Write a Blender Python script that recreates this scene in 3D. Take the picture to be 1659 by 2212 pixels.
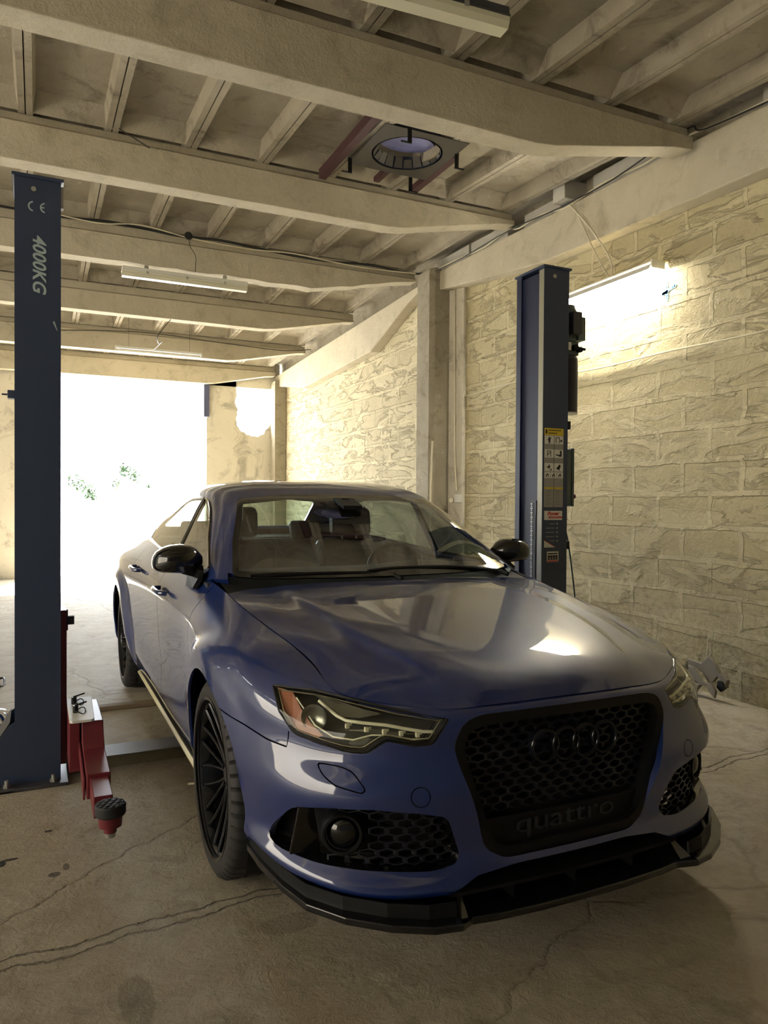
import bpy, bmesh, math, random
import numpy as np
from mathutils import Vector, Matrix
random.seed(7)
for o in list(bpy.data.objects): bpy.data.objects.remove(o)
SC = bpy.context.scene
COL = SC.collection
PI = math.pi
# ------------------------------------------------------------------ camera
cam = bpy.data.objects.new('camera', bpy.data.cameras.new('camera')); COL.objects.link(cam)
_yaw, _pit, _rol = 0.438517, -0.0140751, 0.0066617
_f = Vector((math.sin(_yaw)*math.cos(_pit), math.cos(_yaw)*math.cos(_pit), math.sin(_pit)))
_r = Vector((math.cos(_yaw), -math.sin(_yaw), 0)); _u = _r.cross(_f)
_c, _s = math.cos(_rol), math.sin(_rol)
_R, _U = _c*_r+_s*_u, -_s*_r+_c*_u
cam.matrix_world = Matrix(((_R.x,_U.x,-_f.x,-1.44073),(_R.y,_U.y,-_f.y,-2.63874),(_R.z,_U.z,-_f.z,1.33162),(0,0,0,1)))
cam.data.sensor_fit = 'VERTICAL'; cam.data.sensor_height = 36; cam.data.lens = 1597.75/2212*36
cam.data.clip_start = .02; cam.data.clip_end = 200
SC.camera = cam
# ------------------------------------------------------------------ exposure, world, sun
SC.view_settings.view_transform = 'Standard'; SC.view_settings.look = 'None'
SC.view_settings.gamma = 1; SC.view_settings.exposure = 2.3
SC.view_settings.use_curve_mapping = False
W = bpy.data.worlds.new('world'); SC.world = W; W.use_nodes = True
W.node_tree.nodes['Background'].inputs[0].default_value = (.87, .93, 1, 1)
W.node_tree.nodes['Background'].inputs[1].default_value = 5.0
sun = bpy.data.objects.new('sun', bpy.data.lights.new('sun', 'SUN')); COL.objects.link(sun)
sun.data.energy = 14; sun.data.angle = .02; sun.data.color = (1, .97, .92)
sun.rotation_euler = Vector((-.25, -.62, -.85)).to_track_quat('-Z', 'Y').to_euler()
TUBE_W = 46.0     # strength of the lit tube on the right wall
# ------------------------------------------------------------------ materials
def srgb(r, g, b):
    f = lambda c: c/12.92 if c <= .04045 else ((c+.055)/1.055)**2.4
    return (f(r/255), f(g/255), f(b/255), 1)
class NT:
    def __init__(s, name):
        s.m = bpy.data.materials.new(name); s.m.use_nodes = True; s.t = s.m.node_tree
        s.b = s.t.nodes['Principled BSDF']; s.out = s.t.nodes['Material Output']
    def n(s, typ, **kw):
        nd = s.t.nodes.new(typ)
        for k, v in kw.items():
            if k.startswith('i_'):
                key = k[2:]
                key = int(key) if key.isdigit() else key.replace('_', ' ')
                if hasattr(v, 'node'): s.t.links.new(v, nd.inputs[key])
                else: nd.inputs[key].default_value = v
            else: setattr(nd, k, v)
        return nd
    def l(s, a, b): s.t.links.new(a, b)
    def set(s, **kw):
        for k, v in kw.items():
            key = k.replace('_', ' ')
            if hasattr(v, 'node'): s.l(v, s.b.inputs[key])
            else: s.b.inputs[key].default_value = v
    def coord(s, scale=(1, 1, 1), rot=(0, 0, 0), loc=(0, 0, 0)):
        c = s.n('ShaderNodeTexCoord'); m = s.n('ShaderNodeMapping'); s.l(c.outputs['Object'], m.inputs[0])
        m.inputs['Scale'].default_value = scale; m.inputs['Rotation'].default_value = rot; m.inputs['Location'].default_value = loc
        return m.outputs[0]
    def noise(s, vec, scale, detail=6, rough=.6, dist=0):
        n = s.n('ShaderNodeTexNoise'); s.l(vec, n.inputs['Vector'])
        n.inputs['Scale'].default_value = scale; n.inputs['Detail'].default_value = detail
        n.inputs['Roughness'].default_value = rough; n.inputs['Distortion'].default_value = dist
        return n.outputs[0]
    def ramp(s, fac, stops):
        r = s.n('ShaderNodeValToRGB'); s.l(fac, r.inputs[0]); e = r.color_ramp.elements
        while len(e) < len(stops): e.new(.5)
        for el, (p, c) in zip(e, stops): el.position = p; el.color = c if len(c) == 4 else (*c, 1)
        return r.outputs[0]
    def math(s, op, a, b=0, c=0, clamp=False):
        m = s.n('ShaderNodeMath'); m.operation = op; m.use_clamp = clamp
        for i, v in enumerate((a, b, c)):
            if hasattr(v, 'node'): s.l(v, m.inputs[i])
            else: m.inputs[i].default_value = v
        return m.outputs[0]
    def mix(s, fac, a, b, typ='MIX'):
        m = s.n('ShaderNodeMix'); m.data_type = 'RGBA'; m.blend_type = typ
        for i, v in ((0, fac), (6, a), (7, b)):
            if hasattr(v, 'node'): s.l(v, m.inputs[i])
            else: m.inputs[i].default_value = v
        return m.outputs[2]
    def bump(s, h, strength=.3, dist=.01, prev=None):
        b = s.n('ShaderNodeBump'); s.l(h, b.inputs['Height']); b.inputs['Strength'].default_value = strength
        b.inputs['Distance'].default_value = dist
        if prev: s.l(prev, b.inputs['Normal'])
        return b.outputs[0]
def simple(name, col, rough=.5, metal=0, var=.12, scale=12, bump=.05, **kw):
    t = NT(name); v = t.coord(); n = t.noise(v, scale)
    a = tuple(min(1, c*(1+var)) for c in col[:3])+(1,); b = tuple(c*(1-var) for c in col[:3])+(1,)
    t.set(Base_Color=t.mix(n, b, a), Roughness=rough, Metallic=metal, **kw)
    if bump: t.set(Normal=t.bump(t.noise(v, scale*6), bump, .003))
    return t.m
def G(v): return (v, v, v, 1)
M = {}
# whitewashed blockwork with squeezed-out mortar
def wall_mat(name, loc=(0, 0, 0), smear=1.0, base=(198, 186, 148), dark=(162, 150, 114), bw=.5, rh=.238, strength=1.0):
    t = NT(name)
    c = t.n('ShaderNodeTexCoord').outputs['Object']
    sx = t.n('ShaderNodeSeparateXYZ'); t.l(c, sx.inputs[0])
    cb = t.n('ShaderNodeCombineXYZ'); t.l(t.math('ADD', sx.outputs[1], sx.outputs[0]), cb.inputs[0]); t.l(sx.outputs[2], cb.inputs[1])
    v0 = cb.outputs[0]
    dn = t.n('ShaderNodeTexNoise'); t.l(v0, dn.inputs['Vector']); dn.inputs['Scale'].default_value = 3.2; dn.inputs['Detail'].default_value = 7; dn.inputs['Roughness'].default_value = .6
    off = t.n('ShaderNodeVectorMath', operation='MULTIPLY_ADD'); t.l(dn.outputs[1], off.inputs[0]); off.inputs[1].default_value = (.10, .05, 0); t.l(v0, off.inputs[2])
    br = t.n('ShaderNodeTexBrick'); t.l(off.outputs[0], br.inputs['Vector'])
    br.inputs['Scale'].default_value = 1; br.inputs['Brick Width'].default_value = bw; br.inputs['Row Height'].default_value = rh
    br.inputs['Mortar Size'].default_value = .022; br.inputs['Mortar Smooth'].default_value = .25
    br.inputs['Color1'].default_value = G(.3); br.inputs['Color2'].default_value = G(.7); br.inputs['Mortar'].default_value = G(1)
    st = t.n('ShaderNodeMapping'); st.inputs['Scale'].default_value = (1, 3.2, 1); t.l(v0, st.inputs[0]); vs = st.outputs[0]
    mort = t.math('MULTIPLY', br.outputs['Fac'], t.ramp(t.noise(v0, 5.5, 5, .6, .8), [(.30, G(.3)), (.48, G(1))]))
    big = t.noise(v0, 2.3, 8, .65, .6)
    smr = t.ramp(t.noise(vs, 1.7, 8, .6, .7), [(.49, G(0)), (.545, G(1))])
    fine = t.noise(v0, 60, 5, .7)
    mid = t.noise(v0, 16, 6, .65, .8)
    hh = t.math('ADD', t.math('MULTIPLY', mort, .9), t.math('MULTIPLY', smr, .7*smear))
    hh = t.math('MINIMUM', hh, 1.15)
    hh = t.math('ADD', hh, t.math('MULTIPLY', mid, .5))
    col = t.mix(big, srgb(*dark), srgb(*base))
    col = t.mix(t.math('MULTIPLY', mort, .22), col, srgb(226, 216, 180))
    col = t.mix(t.math('MULTIPLY', smr, .2), col, srgb(226, 216, 180))
    col = t.mix(t.ramp(t.noise(v0, 34, 4, .6), [(.62, G(0)), (.72, G(.35))]), col, srgb(96, 86, 62))
    # damp, dirty foot of the wall
    low = t.ramp(t.math('SUBTRACT', t.math('MULTIPLY', sx.outputs[2], .8), t.math('MULTIPLY', t.math('SUBTRACT', mid, .5), .9)), [(.05, G(1)), (.95, G(0))])
    dirt = t.ramp(t.noise(v0, 22, 8, .75, .3), [(.45, G(0)), (.62, G(1))])
    col = t.mix(t.math('MULTIPLY', t.math('MULTIPLY', low, dirt), .55), col, srgb(110, 96, 66))
    t.set(Base_Color=col, Roughness=.92, Normal=t.bump(fine, .35*strength, .004, t.bump(hh, .9*strength, .024)))
    return t.m
M['wall'] = wall_mat('limewashed_blockwork')
M['wall_far'] = wall_mat('limewashed_blockwork_far', smear=1.3, base=(198, 188, 156), dark=(164, 152, 122))
def concrete(name, a, b, stain=(120, 108, 84), stain_amt=.5, scale=2.0, bump=.5, dist=.006, spots=0, rough=.9):
    t = NT(name); v = t.coord()
    n1 = t.noise(v, scale, 8, .65, .5); n2 = t.noise(v, scale*9, 7, .7); n3 = t.noise(v, scale*40, 4, .7)
    col = t.mix(n1, srgb(*a), srgb(*b))
    col = t.mix(t.math('MULTIPLY', t.ramp(t.noise(v, scale*2.2, 9, .7, .9), [(.52, G(0)), (.7, G(1))]), stain_amt), col, srgb(*stain))
    col = t.mix(t.ramp(t.noise(v, scale*3.1, 10, .8, .4), [(.60, G(0)), (.68, G(.45))]), col, srgb(216, 208, 190))
    if spots: col = t.mix(t.ramp(n3, [(.64, G(0)), (.68, G(spots))]), col, srgb(70, 64, 54))
    t.set(Base_Color=col, Roughness=rough, Normal=t.bump(n3, bump*.8, dist*.4, t.bump(n2, bump, dist*1.3)))
    return t.m
M['beam'] = concrete('painted_concrete_beam', (168, 159, 136), (204, 195, 172), (140, 129, 105), .5, 1.8, .7, .012)
M['slab'] = concrete('ceiling_slab', (126, 117, 102), (186, 177, 157), (92, 83, 70), .75, 1.5, .7, .010)
M['plaster'] = concrete('stained_plaster', (190, 183, 164), (220, 214, 197), (96, 86, 74), .7, 1.1, .6, .012)
M['pillar'] = concrete('rough_pillar', (132, 123, 105), (172, 163, 141), (88, 76, 58), .6, 2.2, .8, .014)
M['speck'] = concrete('speckled_block', (170, 166, 156), (188, 184, 172), (140, 134, 122), .3, 3, .5, .006, spots=.9)
def floor_mat():
    t = NT('worn_concrete_floor'); v = t.coord()
    n1 = t.noise(v, .9, 9, .68, .6); n2 = t.noise(v, 6, 8, .72, .7); n3 = t.noise(v, 38, 6, .75, .3); n4 = t.noise(v, 16, 8, .7, 1.2)
    col = t.mix(n1, srgb(142, 129, 106), srgb(182, 170, 146))
    col = t.mix(t.math('MULTIPLY', t.ramp(n2, [(.42, G(0)), (.60, G(1))]), .6), col, srgb(180, 171, 150))
    col = t.mix(t.math('MULTIPLY', t.ramp(t.noise(v, 2.4, 9, .75, 1.1), [(.55, G(0)), (.70, G(1))]), .55), col, srgb(100, 87, 66))
    col = t.mix(t.ramp(t.noise(v, 7, 5, .6, 1.0), [(.71, G(0)), (.735, G(.75))]), col, srgb(52, 42, 34))
    sx = t.n('ShaderNodeSeparateXYZ'); t.l(v, sx.inputs[0])
    wv = t.math('MULTIPLY', t.math('SUBTRACT', t.noise(v, 22, 5, .7), .5), .9)
    def spot(cx, cy, rx, ry, c, amt, col):
        dx = t.math('DIVIDE', t.math('SUBTRACT', sx.outputs[0], cx), rx); dy = t.math('DIVIDE', t.math('SUBTRACT', sx.outputs[1], cy), ry)
        d = t.math('ADD', t.math('ADD', t.math('MULTIPLY', dx, dx), t.math('MULTIPLY', dy, dy)), wv)
        return t.mix(t.ramp(d, [(.75, G(amt)), (1.0, G(0))]), col, srgb(*c))
    for cx, cy, rx, ry, c, amt in ((-1.575, .375, .035, .03, (18, 14, 12), 1), (-1.53, .40, .03, .012, (18, 14, 12), .9), (-1.385, .215, .022, .02, (60, 46, 34), .8), (-1.40, .60, .016, .012, (40, 30, 24), .9),
                                   (-1.345, .26, .012, .03, (60, 46, 34), .7), (-1.20, -.60, .05, .12, (88, 76, 58), .35), (-.72, -.42, .10, .06, (90, 78, 60), .4), (1.35, -1.3, .012, .01, (24, 20, 18), 1)):
        col = spot(cx, cy, rx, ry, c, amt, col)
    # long repaired crack running along x
    wob = t.math('MULTIPLY', t.math('SUBTRACT', t.noise(v, 3.5, 6, .6), .5), .16)
    y0 = t.math('ADD', t.math('SUBTRACT', sx.outputs[1], t.math('MULTIPLY', sx.outputs[0], .10)), wob)
    def crack(c, w):
        d = t.math('ABSOLUTE', t.math('SUBTRACT', y0, c)); return t.ramp(d, [(0, G(1)), (w, G(0))])
    k = t.math('MAXIMUM', crack(-.118, .007), crack(-.165, .006))
    xm = t.ramp(sx.outputs[0], [(-.2, G(1)), (.0, G(0))]) if False else None
    vo = t.n('ShaderNodeTexVoronoi'); vo.feature = 'DISTANCE_TO_EDGE'; vo.inputs['Scale'].default_value = .55
    ds = t.n('ShaderNodeVectorMath', operation='MULTIPLY_ADD'); nz = t.n('ShaderNodeTexNoise'); t.l(v, nz.inputs['Vector']); nz.inputs['Scale'].default_value = 4; nz.inputs['Detail'].default_value = 6
    t.l(nz.outputs[1], ds.inputs[0]); ds.inputs[1].default_value = (.25, .25, 0); t.l(v, ds.inputs[2]); t.l(ds.outputs[0], vo.inputs['Vector'])
    k2 = t.ramp(vo.outputs[0], [(0, G(.5)), (.006, G(0))])
    kk = t.math('MAXIMUM', k, k2)
    col = t.mix(t.math('MULTIPLY', kk, .45), col, srgb(76, 64, 50))
    h = t.math('SUBTRACT', t.math('ADD', t.math('MULTIPLY', n2, .9), t.math('MULTIPLY', n4, .8)), t.math('MULTIPLY', kk, .9))
    t.set(Base_Color=col, Roughness=t.math('ADD', .62, t.math('MULTIPLY', n3, .3)), Normal=t.bump(n3, .7, .006, t.bump(h, 1.0, .022)))
    return t.m
M['floor'] = floor_mat()
M['yard'] = simple('pale_yard_ground', srgb(205, 200, 188), .9, var=.1, scale=3, bump=.3)
# ------------------------------------------------------------------ mesh builder
class MB:
    def __init__(s): s.v = []; s.f = []
    def add(s, v, f):
        k = len(s.v); s.v += [tuple(p) for p in v]; s.f += [tuple(i+k for i in q) for q in f]; return s
    def box(s, a, b, rot=None, piv=None):
        x0, y0, z0 = a; x1, y1, z1 = b
        v = [(x0,y0,z0),(x1,y0,z0),(x1,y1,z0),(x0,y1,z0),(x0,y0,z1),(x1,y0,z1),(x1,y1,z1),(x0,y1,z1)]
        if rot is not None:
            c = Vector(piv) if piv else (Vector(a)+Vector(b))/2
            v = [tuple(rot@(Vector(p)-c)+c) for p in v]
        return s.add(v, [(0,3,2,1),(4,5,6,7),(0,1,5,4),(1,2,6,5),(2,3,7,6),(3,0,4,7)])
    def prism(s, poly, axis, a, b):
        """poly: 2D points; extruded along axis (0,1,2) from a to b"""
        n = len(poly); v = []
        for w in (a, b):
            for p in poly:
                q = list(p); q.insert(axis, w); v.append(tuple(q))
        return s.add(v, [tuple(range(n-1, -1, -1)), tuple(range(n, 2*n))]+[(i, (i+1) % n, n+(i+1) % n, n+i) for i in range(n)])
    def tube(s, pts, r, n=8, closed=False, r2=None):
        P = [Vector(p) for p in pts]; m = len(P); v = []; up = Vector((0, 0, 1))
        prev = None
        for i, p in enumerate(P):
            a = P[(i-1) % m] if closed or i > 0 else p; b = P[(i+1) % m] if closed or i < m-1 else p
            d = (b-a).normalized() if (b-a).length > 1e-9 else Vector((0, 0, 1))
            if prev is None:
                x = d.orthogonal().normalized()
            else:
                x = (prev-d*prev.dot(d)); x = x.normalized() if x.length > 1e-6 else d.orthogonal().normalized()
            prev = x; y = d.cross(x)
            rr = r if r2 is None else r+(r2-r)*i/(m-1)
            for k in range(n):
                t = 2*PI*k/n; v.append(tuple(p+x*(rr*math.cos(t))+y*(rr*math.sin(t))))
        f = []
        for i in range(m if closed else m-1):
            for k in range(n):
                j = (i+1) % m
                f.append((i*n+k, i*n+(k+1) % n, j*n+(k+1) % n, j*n+k))
        if not closed: f += [tuple(range(n-1, -1, -1)), tuple(range((m-1)*n, m*n))]
        return s.add(v, f)
    def cyl(s, a, b, r, n=24, r2=None): return s.tube([a, b], r, n, r2=r2)
    def lathe(s, prof, c, axis=2, n=32, closed=False):
        """prof: (radius, height) along axis"""
        v = []; m = len(prof)
        for k in range(n):
            t = 2*PI*k/n
            for r, h in prof:
                p = [r*math.cos(t), r*math.sin(t)]; p.insert(axis, h)
                v.append((p[0]+c[0], p[1]+c[1], p[2]+c[2]))
        f = []
        for k in range(n):
            k2 = (k+1) % n
            for i in range(m if closed else m-1):
                j = (i+1) % m; f.append((k*m+i, k2*m+i, k2*m+j, k*m+j))
        return s.add(v, f)
    def grid(s, Gd):
        a, b = Gd.shape[:2]
        return s.add(Gd.reshape(-1, 3).tolist(), [(i*b+j, (i+1)*b+j, (i+1)*b+j+1, i*b+j+1) for i in range(a-1) for j in range(b-1)])
    def mirrored(s):
        m = MB(); m.v = [(-x, y, z) for x, y, z in s.v]; m.f = [tuple(reversed(q)) for q in s.f]; return m
def build(name, mb, mat, parent=None, smooth=False, bevel=0, solid=0, recalc=True, loc=None, angle=35, autos=True):
    me = bpy.data.meshes.new(name); me.from_pydata(mb.v, [], mb.f); me.validate()
    bm = bmesh.new(); bm.from_mesh(me)
    bmesh.ops.remove_doubles(bm, verts=bm.verts, dist=1e-6)
    if recalc: bmesh.ops.recalc_face_normals(bm, faces=bm.faces)
    bm.to_mesh(me); bm.free()
    for m in (mat if isinstance(mat, (list, tuple)) else [mat]): me.materials.append(m)
    if smooth:
        for p in me.polygons: p.use_smooth = True
        if autos: me.set_sharp_from_angle(angle=math.radians(angle))
    o = bpy.data.objects.new(name, me); COL.objects.link(o)
    if parent: o.parent = parent
    if loc: o.location = loc
    if solid:
        md = o.modifiers.new('solid', 'SOLIDIFY'); md.thickness = solid; md.offset = -1
        if smooth and not autos: md = o.modifiers.new('split', 'EDGE_SPLIT'); md.split_angle = math.radians(50)
    if bevel:
        md = o.modifiers.new('bevel', 'BEVEL'); md.width = bevel; md.segments = 2; md.limit_method = 'ANGLE'; md.angle_limit = math.radians(40)
    return o
def thing(name, label, cat, loc=(0, 0, 0), group=None, rotz=0):
    o = bpy.data.objects.new(name, None); COL.objects.link(o); o.location = loc; o.rotation_euler = (0, 0, rotz)
    o.empty_display_size = .1; o['label'] = label; o['category'] = cat
    if group: o['group'] = group
    return o
def tag(o, label, cat, group=None):
    o['label'] = label; o['category'] = cat
    if group: o['group'] = group
    return o
def struct(o, kind='structure'): o['kind'] = kind; return o
def bez(pts, n=8):
    """smooth polyline through points"""
    P = [Vector(p) for p in pts]; out = []
    for i in range(len(P)-1):
        a = P[i-1] if i > 0 else P[i]; b = P[i]; c = P[i+1]; d = P[i+2] if i+2 < len(P) else P[i+1]
        for k in range(n):
            t = k/n
            out.append(tuple(.5*((2*b)+(c-a)*t+(2*a-5*b+4*c-d)*t*t+(-a+3*b-3*c+d)*t**3)))
    out.append(tuple(P[-1])); return out
def text_mb(s, size, origin, xdir, ydir, depth=.002, shear=0, bold=0, align='LEFT'):
    """lettering as a thin solid; xdir = reading direction, ydir = up of letters"""
    cu = bpy.data.curves.new('lettering', 'FONT'); cu.body = s; cu.size = size; cu.extrude = depth/2; cu.shear = shear; cu.offset = bold
    cu.align_x = align; cu.resolution_u = 4
    o = bpy.data.objects.new('lettering', cu); COL.objects.link(o)
    dg = bpy.context.evaluated_depsgraph_get(); me = bpy.data.meshes.new_from_object(o.evaluated_get(dg))
    X = Vector(xdir).normalized(); Y = Vector(ydir).normalized(); Z = X.cross(Y); O = Vector(origin)
    mb = MB(); mb.add([tuple(O+X*v.co.x+Y*v.co.y+Z*v.co.z) for v in me.vertices], [tuple(p.vertices) for p in me.polygons])
    bpy.data.objects.remove(o); bpy.data.curves.remove(cu); bpy.data.meshes.remove(me)
    return mb

# ================================================================== STRUCTURE
XW = 2.85
def rtop(y):   # height of the ribs' underside above y
    return float(np.interp(y, [-8, -4, 1.1, 3.2, 5.2, 7.1, 9.2, 10.9, 11.6], [3.38, 3.64, 3.93, 4.07, 4.08, 4.0, 3.93, 3.86, 3.84]))
mb = MB(); mb.box((-7.2, -8.5, -.3), (XW+.3, 11.35, 0)); struct(build('floor', mb, M['floor']))
mb = MB(); mb.box((-30, 11.35, -.3), (30, 60, -.005)); struct(build('yard_ground', mb, M['yard']))
# right wall, two bays and the plain plastered strip beside the pillar
mb = MB(); mb.prism([(-8.5, 0), (5, 0), (5, 3.88), (.68, 3.80), (-4, 3.58), (-8.5, 3.28)], 0, XW, XW+.2); struct(build('wall_right', mb, M['wall']))
mb = MB(); mb.prism([(5, 0), (11.35, 0), (11.35, 3.66), (5, 3.88)], 0, XW, XW+.2); struct(build('wall_right', mb, M['wall_far']))
mb = MB(); mb.box((2.815, 4.40, 0), (XW, 4.72, 3.74)); struct(build('trim_1', mb, M['plaster'], bevel=.006))
# pillar
mb = MB(); mb.prism([(2.60, 4.80), (2.64, 4.74), (XW, 4.72), (XW, 5.10), (2.60, 5.10)], 2, 0, 3.99)
struct(build('wall_pillar', mb, M['pillar'], bevel=.012))
# wall rafters (haunched)
mb = MB(); mb.prism([(-8.5, 3.02), (-4, 3.25), (.68, 3.445), (2.9, 3.51), (4.74, 3.74), (4.80, 3.96), (.68, 3.845), (-4, 3.62), (-8.5, 3.3)], 0, 2.70, XW)
struct(build('trim_2', mb, M['beam'], bevel=.012))
mb = MB(); mb.prism([(5.10, 3.93), (5.20, 3.86), (5.55, 3.78), (6.67, 3.39), (9.49, 3.275), (11.15, 3.53), (11.2, 3.715)], 0, 2.70, XW)
struct(build('trim_3', mb, M['beam'], bevel=.012))
# back wall with the big doorway and the broken hole
hole = [(1.95,3.47),(1.965,3.3),(1.93,3.18),(1.99,3.05),(1.95,2.88),(1.97,2.74),(2.03,2.66),(2.12,2.62),(2.24,2.56),(2.36,2.545),(2.47,2.60),(2.53,2.70),(2.60,2.78),(2.64,2.88),(2.72,2.96),(2.75,3.08),(2.80,3.14),(2.815,3.30),(2.80,3.47)]
rng = random.Random(3)
fine = []
for i, p in enumerate(hole):
    fine.append(p)
    if 0 < i < len(hole)-2:
        q = hole[i+1]
        for t in (.33, .66): fine.append((p[0]+(q[0]-p[0])*t+rng.uniform(-.014, .014), p[1]+(q[1]-p[1])*t+rng.uniform(-.014, .014)))
mb = MB()
mb.prism([(1.40, 0), (XW, 0), (XW, 3.75), (2.80, 3.75)]+fine[::-1]+[(1.95, 3.75), (1.40, 3.75)], 1, 11.18, 11.35)
struct(build('wall_back', mb, M['plaster']))
mb = MB(); mb.box((-7.2, 11.18, 0), (-1.50, 11.35, 3.9)); struct(build('wall_back', mb, M['plaster']))
mb = MB(); mb.box((-1.50, 11.18, 3.47), (2.80, 11.35, 3.95)); struct(build('wall_back', mb, M['plaster']))
mb = MB(); mb.box((2.62, 10.9, 0), (XW, 11.18, 3.6)); struct(build('trim_4', mb, M['pillar'], bevel=.012))
# the far side of the neighbouring bay and the wall behind the viewer
mb = MB(); mb.box((-7.4, -8.5, 0), (-7.2, 11.35, .3)); mb.box((-7.4, -8.5, 3.0), (-7.2, 11.35, 4.1)); mb.box((-7.4, 3.6, .3), (-7.2, 11.35, 3.0)); mb.box((-7.4, -8.5, .3), (-7.2, -4.4, 3.0))  # unseen opening left in this wall to let fill light in
struct(build('wall_left', mb, M['plaster']))
mb = MB(); mb.box((-7.4, -8.7, 0), (XW+.2, -8.5, 3.9))
struct(build('wall_front', mb, simple('darkened_unseen_wall', srgb(112, 115, 120), .9)))  # unseen wall, toned darker so the bumper reflects less brown
mb = MB(); mb.box((-12.2, -10, -.3), (-12, 13, 5.2)); mb.box((-12, -10, -.3), (-7.4, 11.3, -.005)); struct(build('wall_added_outside', mb, simple('added_wall_render', srgb(152, 144, 130), .9)))  # unseen wall added outside to keep bright sky out of the car's reflections
# transverse beams: deep in the middle, tapering to the wall; a sloped shoulder carries the slabs
def beam(y, zb, zl, zt, w=.17, x0=-7.2, x1=2.64, rough=0):
    mb = MB(); rows = []
    xs = [x0, -1.56-.0, 1.40, 2.55, x1] if y < 9 else [x0, -1.5, 1.40, 2.55, x1]
    zs = [zb, zb, zb, zb+.22, zb+.25]
    xs = []; zs = []
    for k in range(61):
        x = x0+(x1-x0)*k/60; xs.append(x)
        t = min(1, max(0, (x-1.40)/1.15)); z = zb+.23*t
        if rough: z += rng.uniform(0, rough)
        zs.append(z)
    for x, z in zip(xs, zs):
        rows.append([(x, y, z), (x, y, zl), (x, y+.035, zl+.02), (x, y+.05, zt), (x, y+w-.05, zt), (x, y+w-.035, zl+.02), (x, y+w, zl), (x, y+w, z)])
    n = 8; m = len(rows)
    v = [p for r in rows for p in r]
    f = [(i*n+k, i*n+(k+1) % n, (i+1)*n+(k+1) % n, (i+1)*n+k) for i in range(m-1) for k in range(n)]+[tuple(range(n)), tuple(range((m-1)*n, m*n))]
    mb.add(v, f)
    return struct(build('ceiling_beam', mb, M['beam'], bevel=.006 if not rough else 0))
BEAMS = [(-4.9, 3.2, 3.5, 3.585), (-3.0, 3.33, 3.62, 3.70), (-1.0, 3.42, 3.72, 3.80), (1.10, 3.535, 3.85, 3.93), (3.20, 3.72, 3.99, 4.07), (5.20, 3.70, 3.97, 4.08), (7.10, 3.645, 3.885, 4.0), (9.20, 3.58, 3.85, 3.93), (10.95, 3.46, 3.76, 3.86)]
for i, (y, a, b, c) in enumerate(BEAMS): beam(y, a, b, c, rough=.022 if i == 5 else 0)
# ribbed precast slabs between the beams, one mesh per bay
ys = [-8.5]+[b[0] for b in BEAMS]+[11.3]
PITCH = .577
for i in range(len(ys)-1):
    y0 = ys[i]+(.08 if i else 0); y1 = ys[i+1]+.08
    mb = MB(); z0, z1 = rtop(y0), rtop(y1)
    def P(x, y, dz):
        t = (y-y0)/(y1-y0); return (x, y, z0+(z1-z0)*t+dz)
    xs0, xs1 = -7.2, 2.62
    mb.add([P(xs0, y0, .105), P(XW+.2, y0, .105), P(XW+.2, y1, .105), P(xs0, y1, .105), P(xs0, y0, .17), P(XW+.2, y0, .17), P(XW+.2, y1, .17), P(xs0, y1, .17)],
           [(0,1,2,3),(4,7,6,5),(0,4,5,1),(1,5,6,2),(2,6,7,3),(3,7,4,0)])
    for k in range(-14, 6):
        xc = .215+PITCH*k
        if xc < xs0 or xc > 2.7: continue
        for sgn in (-1, 1):
            a, b, c = xc+sgn*.004, xc+sgn*.046, xc+sgn*.066
            v = [P(a, y0, 0), P(b, y0, 0), P(c, y0, .106), P(a, y0, .106), P(a, y1, 0), P(b, y1, 0), P(c, y1, .106), P(a, y1, .106)]
            mb.add(v, [(0,1,2,3),(7,6,5,4),(0,4,5,1),(1,5,6,2),(2,6,7,3),(3,7,4,0)])
    # end ribs of every slab, sloped up from the beam shoulders
    for (ya, yb) in ((y0+.06, y0+.16), (y1-.06-.02, y1-.16-.06)):
        v = [P(xs0, ya, .0), P(xs1, ya, .0), P(xs1, yb, .106), P(xs0, yb, .106), P(xs0, ya, .106), P(xs1, ya, .106)]
        mb.add(v, [(0,1,2,3),(0,4,5,1),(3,2,5,4),(0,3,4),(1,5,2)])
    struct(build('ceiling', mb, M['slab']))
# wall-top closing strip behind the infill blocks
mb = MB(); mb.prism([(-8.5, 3.3), (-4, 3.62), (.68, 3.845), (4.80, 3.96), (5.1, 3.93), (11.2, 3.715), (11.2, 4.05), (5.2, 4.26), (1.1, 4.1), (-4, 3.81), (-8.5, 3.55)], 0, XW-.01, XW+.15)
struct(build('trim_5', mb, M['pillar']))
# infill blocks sitting on the wall rafter
def infill(y0, y1, z0, z1, x0=2.715, lab=''):
    mb = MB(); za, zb = (z0 if isinstance(z0, tuple) else (z0, z0))
    mb.add([(x0, y0, za), (XW, y0, za), (XW, y1, zb), (x0, y1, zb), (x0, y0, za+z1), (XW, y0, za+z1), (XW, y1, zb+z1), (x0, y1, zb+z1)],
           [(0,3,2,1),(4,5,6,7),(0,1,5,4),(1,2,6,5),(2,3,7,6),(3,0,4,7)])
    return tag(build('infill_block', mb, M['speck'], bevel=.006), lab, 'block', 'speckled infill blocks on the wall rafter')
infill(.15, .62, 3.84, .125, lab='speckled grey block on the wall rafter, nearest to the camera at the top right')
infill(1.45, 2.20, (3.87, 3.885), .15, lab='speckled block wedged between the first big beam and the small square block')
infill(2.42, 2.58, 3.916, .16, x0=2.60, lab='small square speckled block jutting out above the hanging lamp cables')
infill(2.62, 3.15, (3.905, 3.915), .12, lab='speckled block just in front of the second big beam on the rafter')
infill(3.42, 4.10, (3.925, 3.94), .13, lab='speckled block behind the second big beam on the rafter')
infill(4.14, 4.78, (3.945, 3.955), .13, lab='speckled block next to the pillar head on the rafter')
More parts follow.
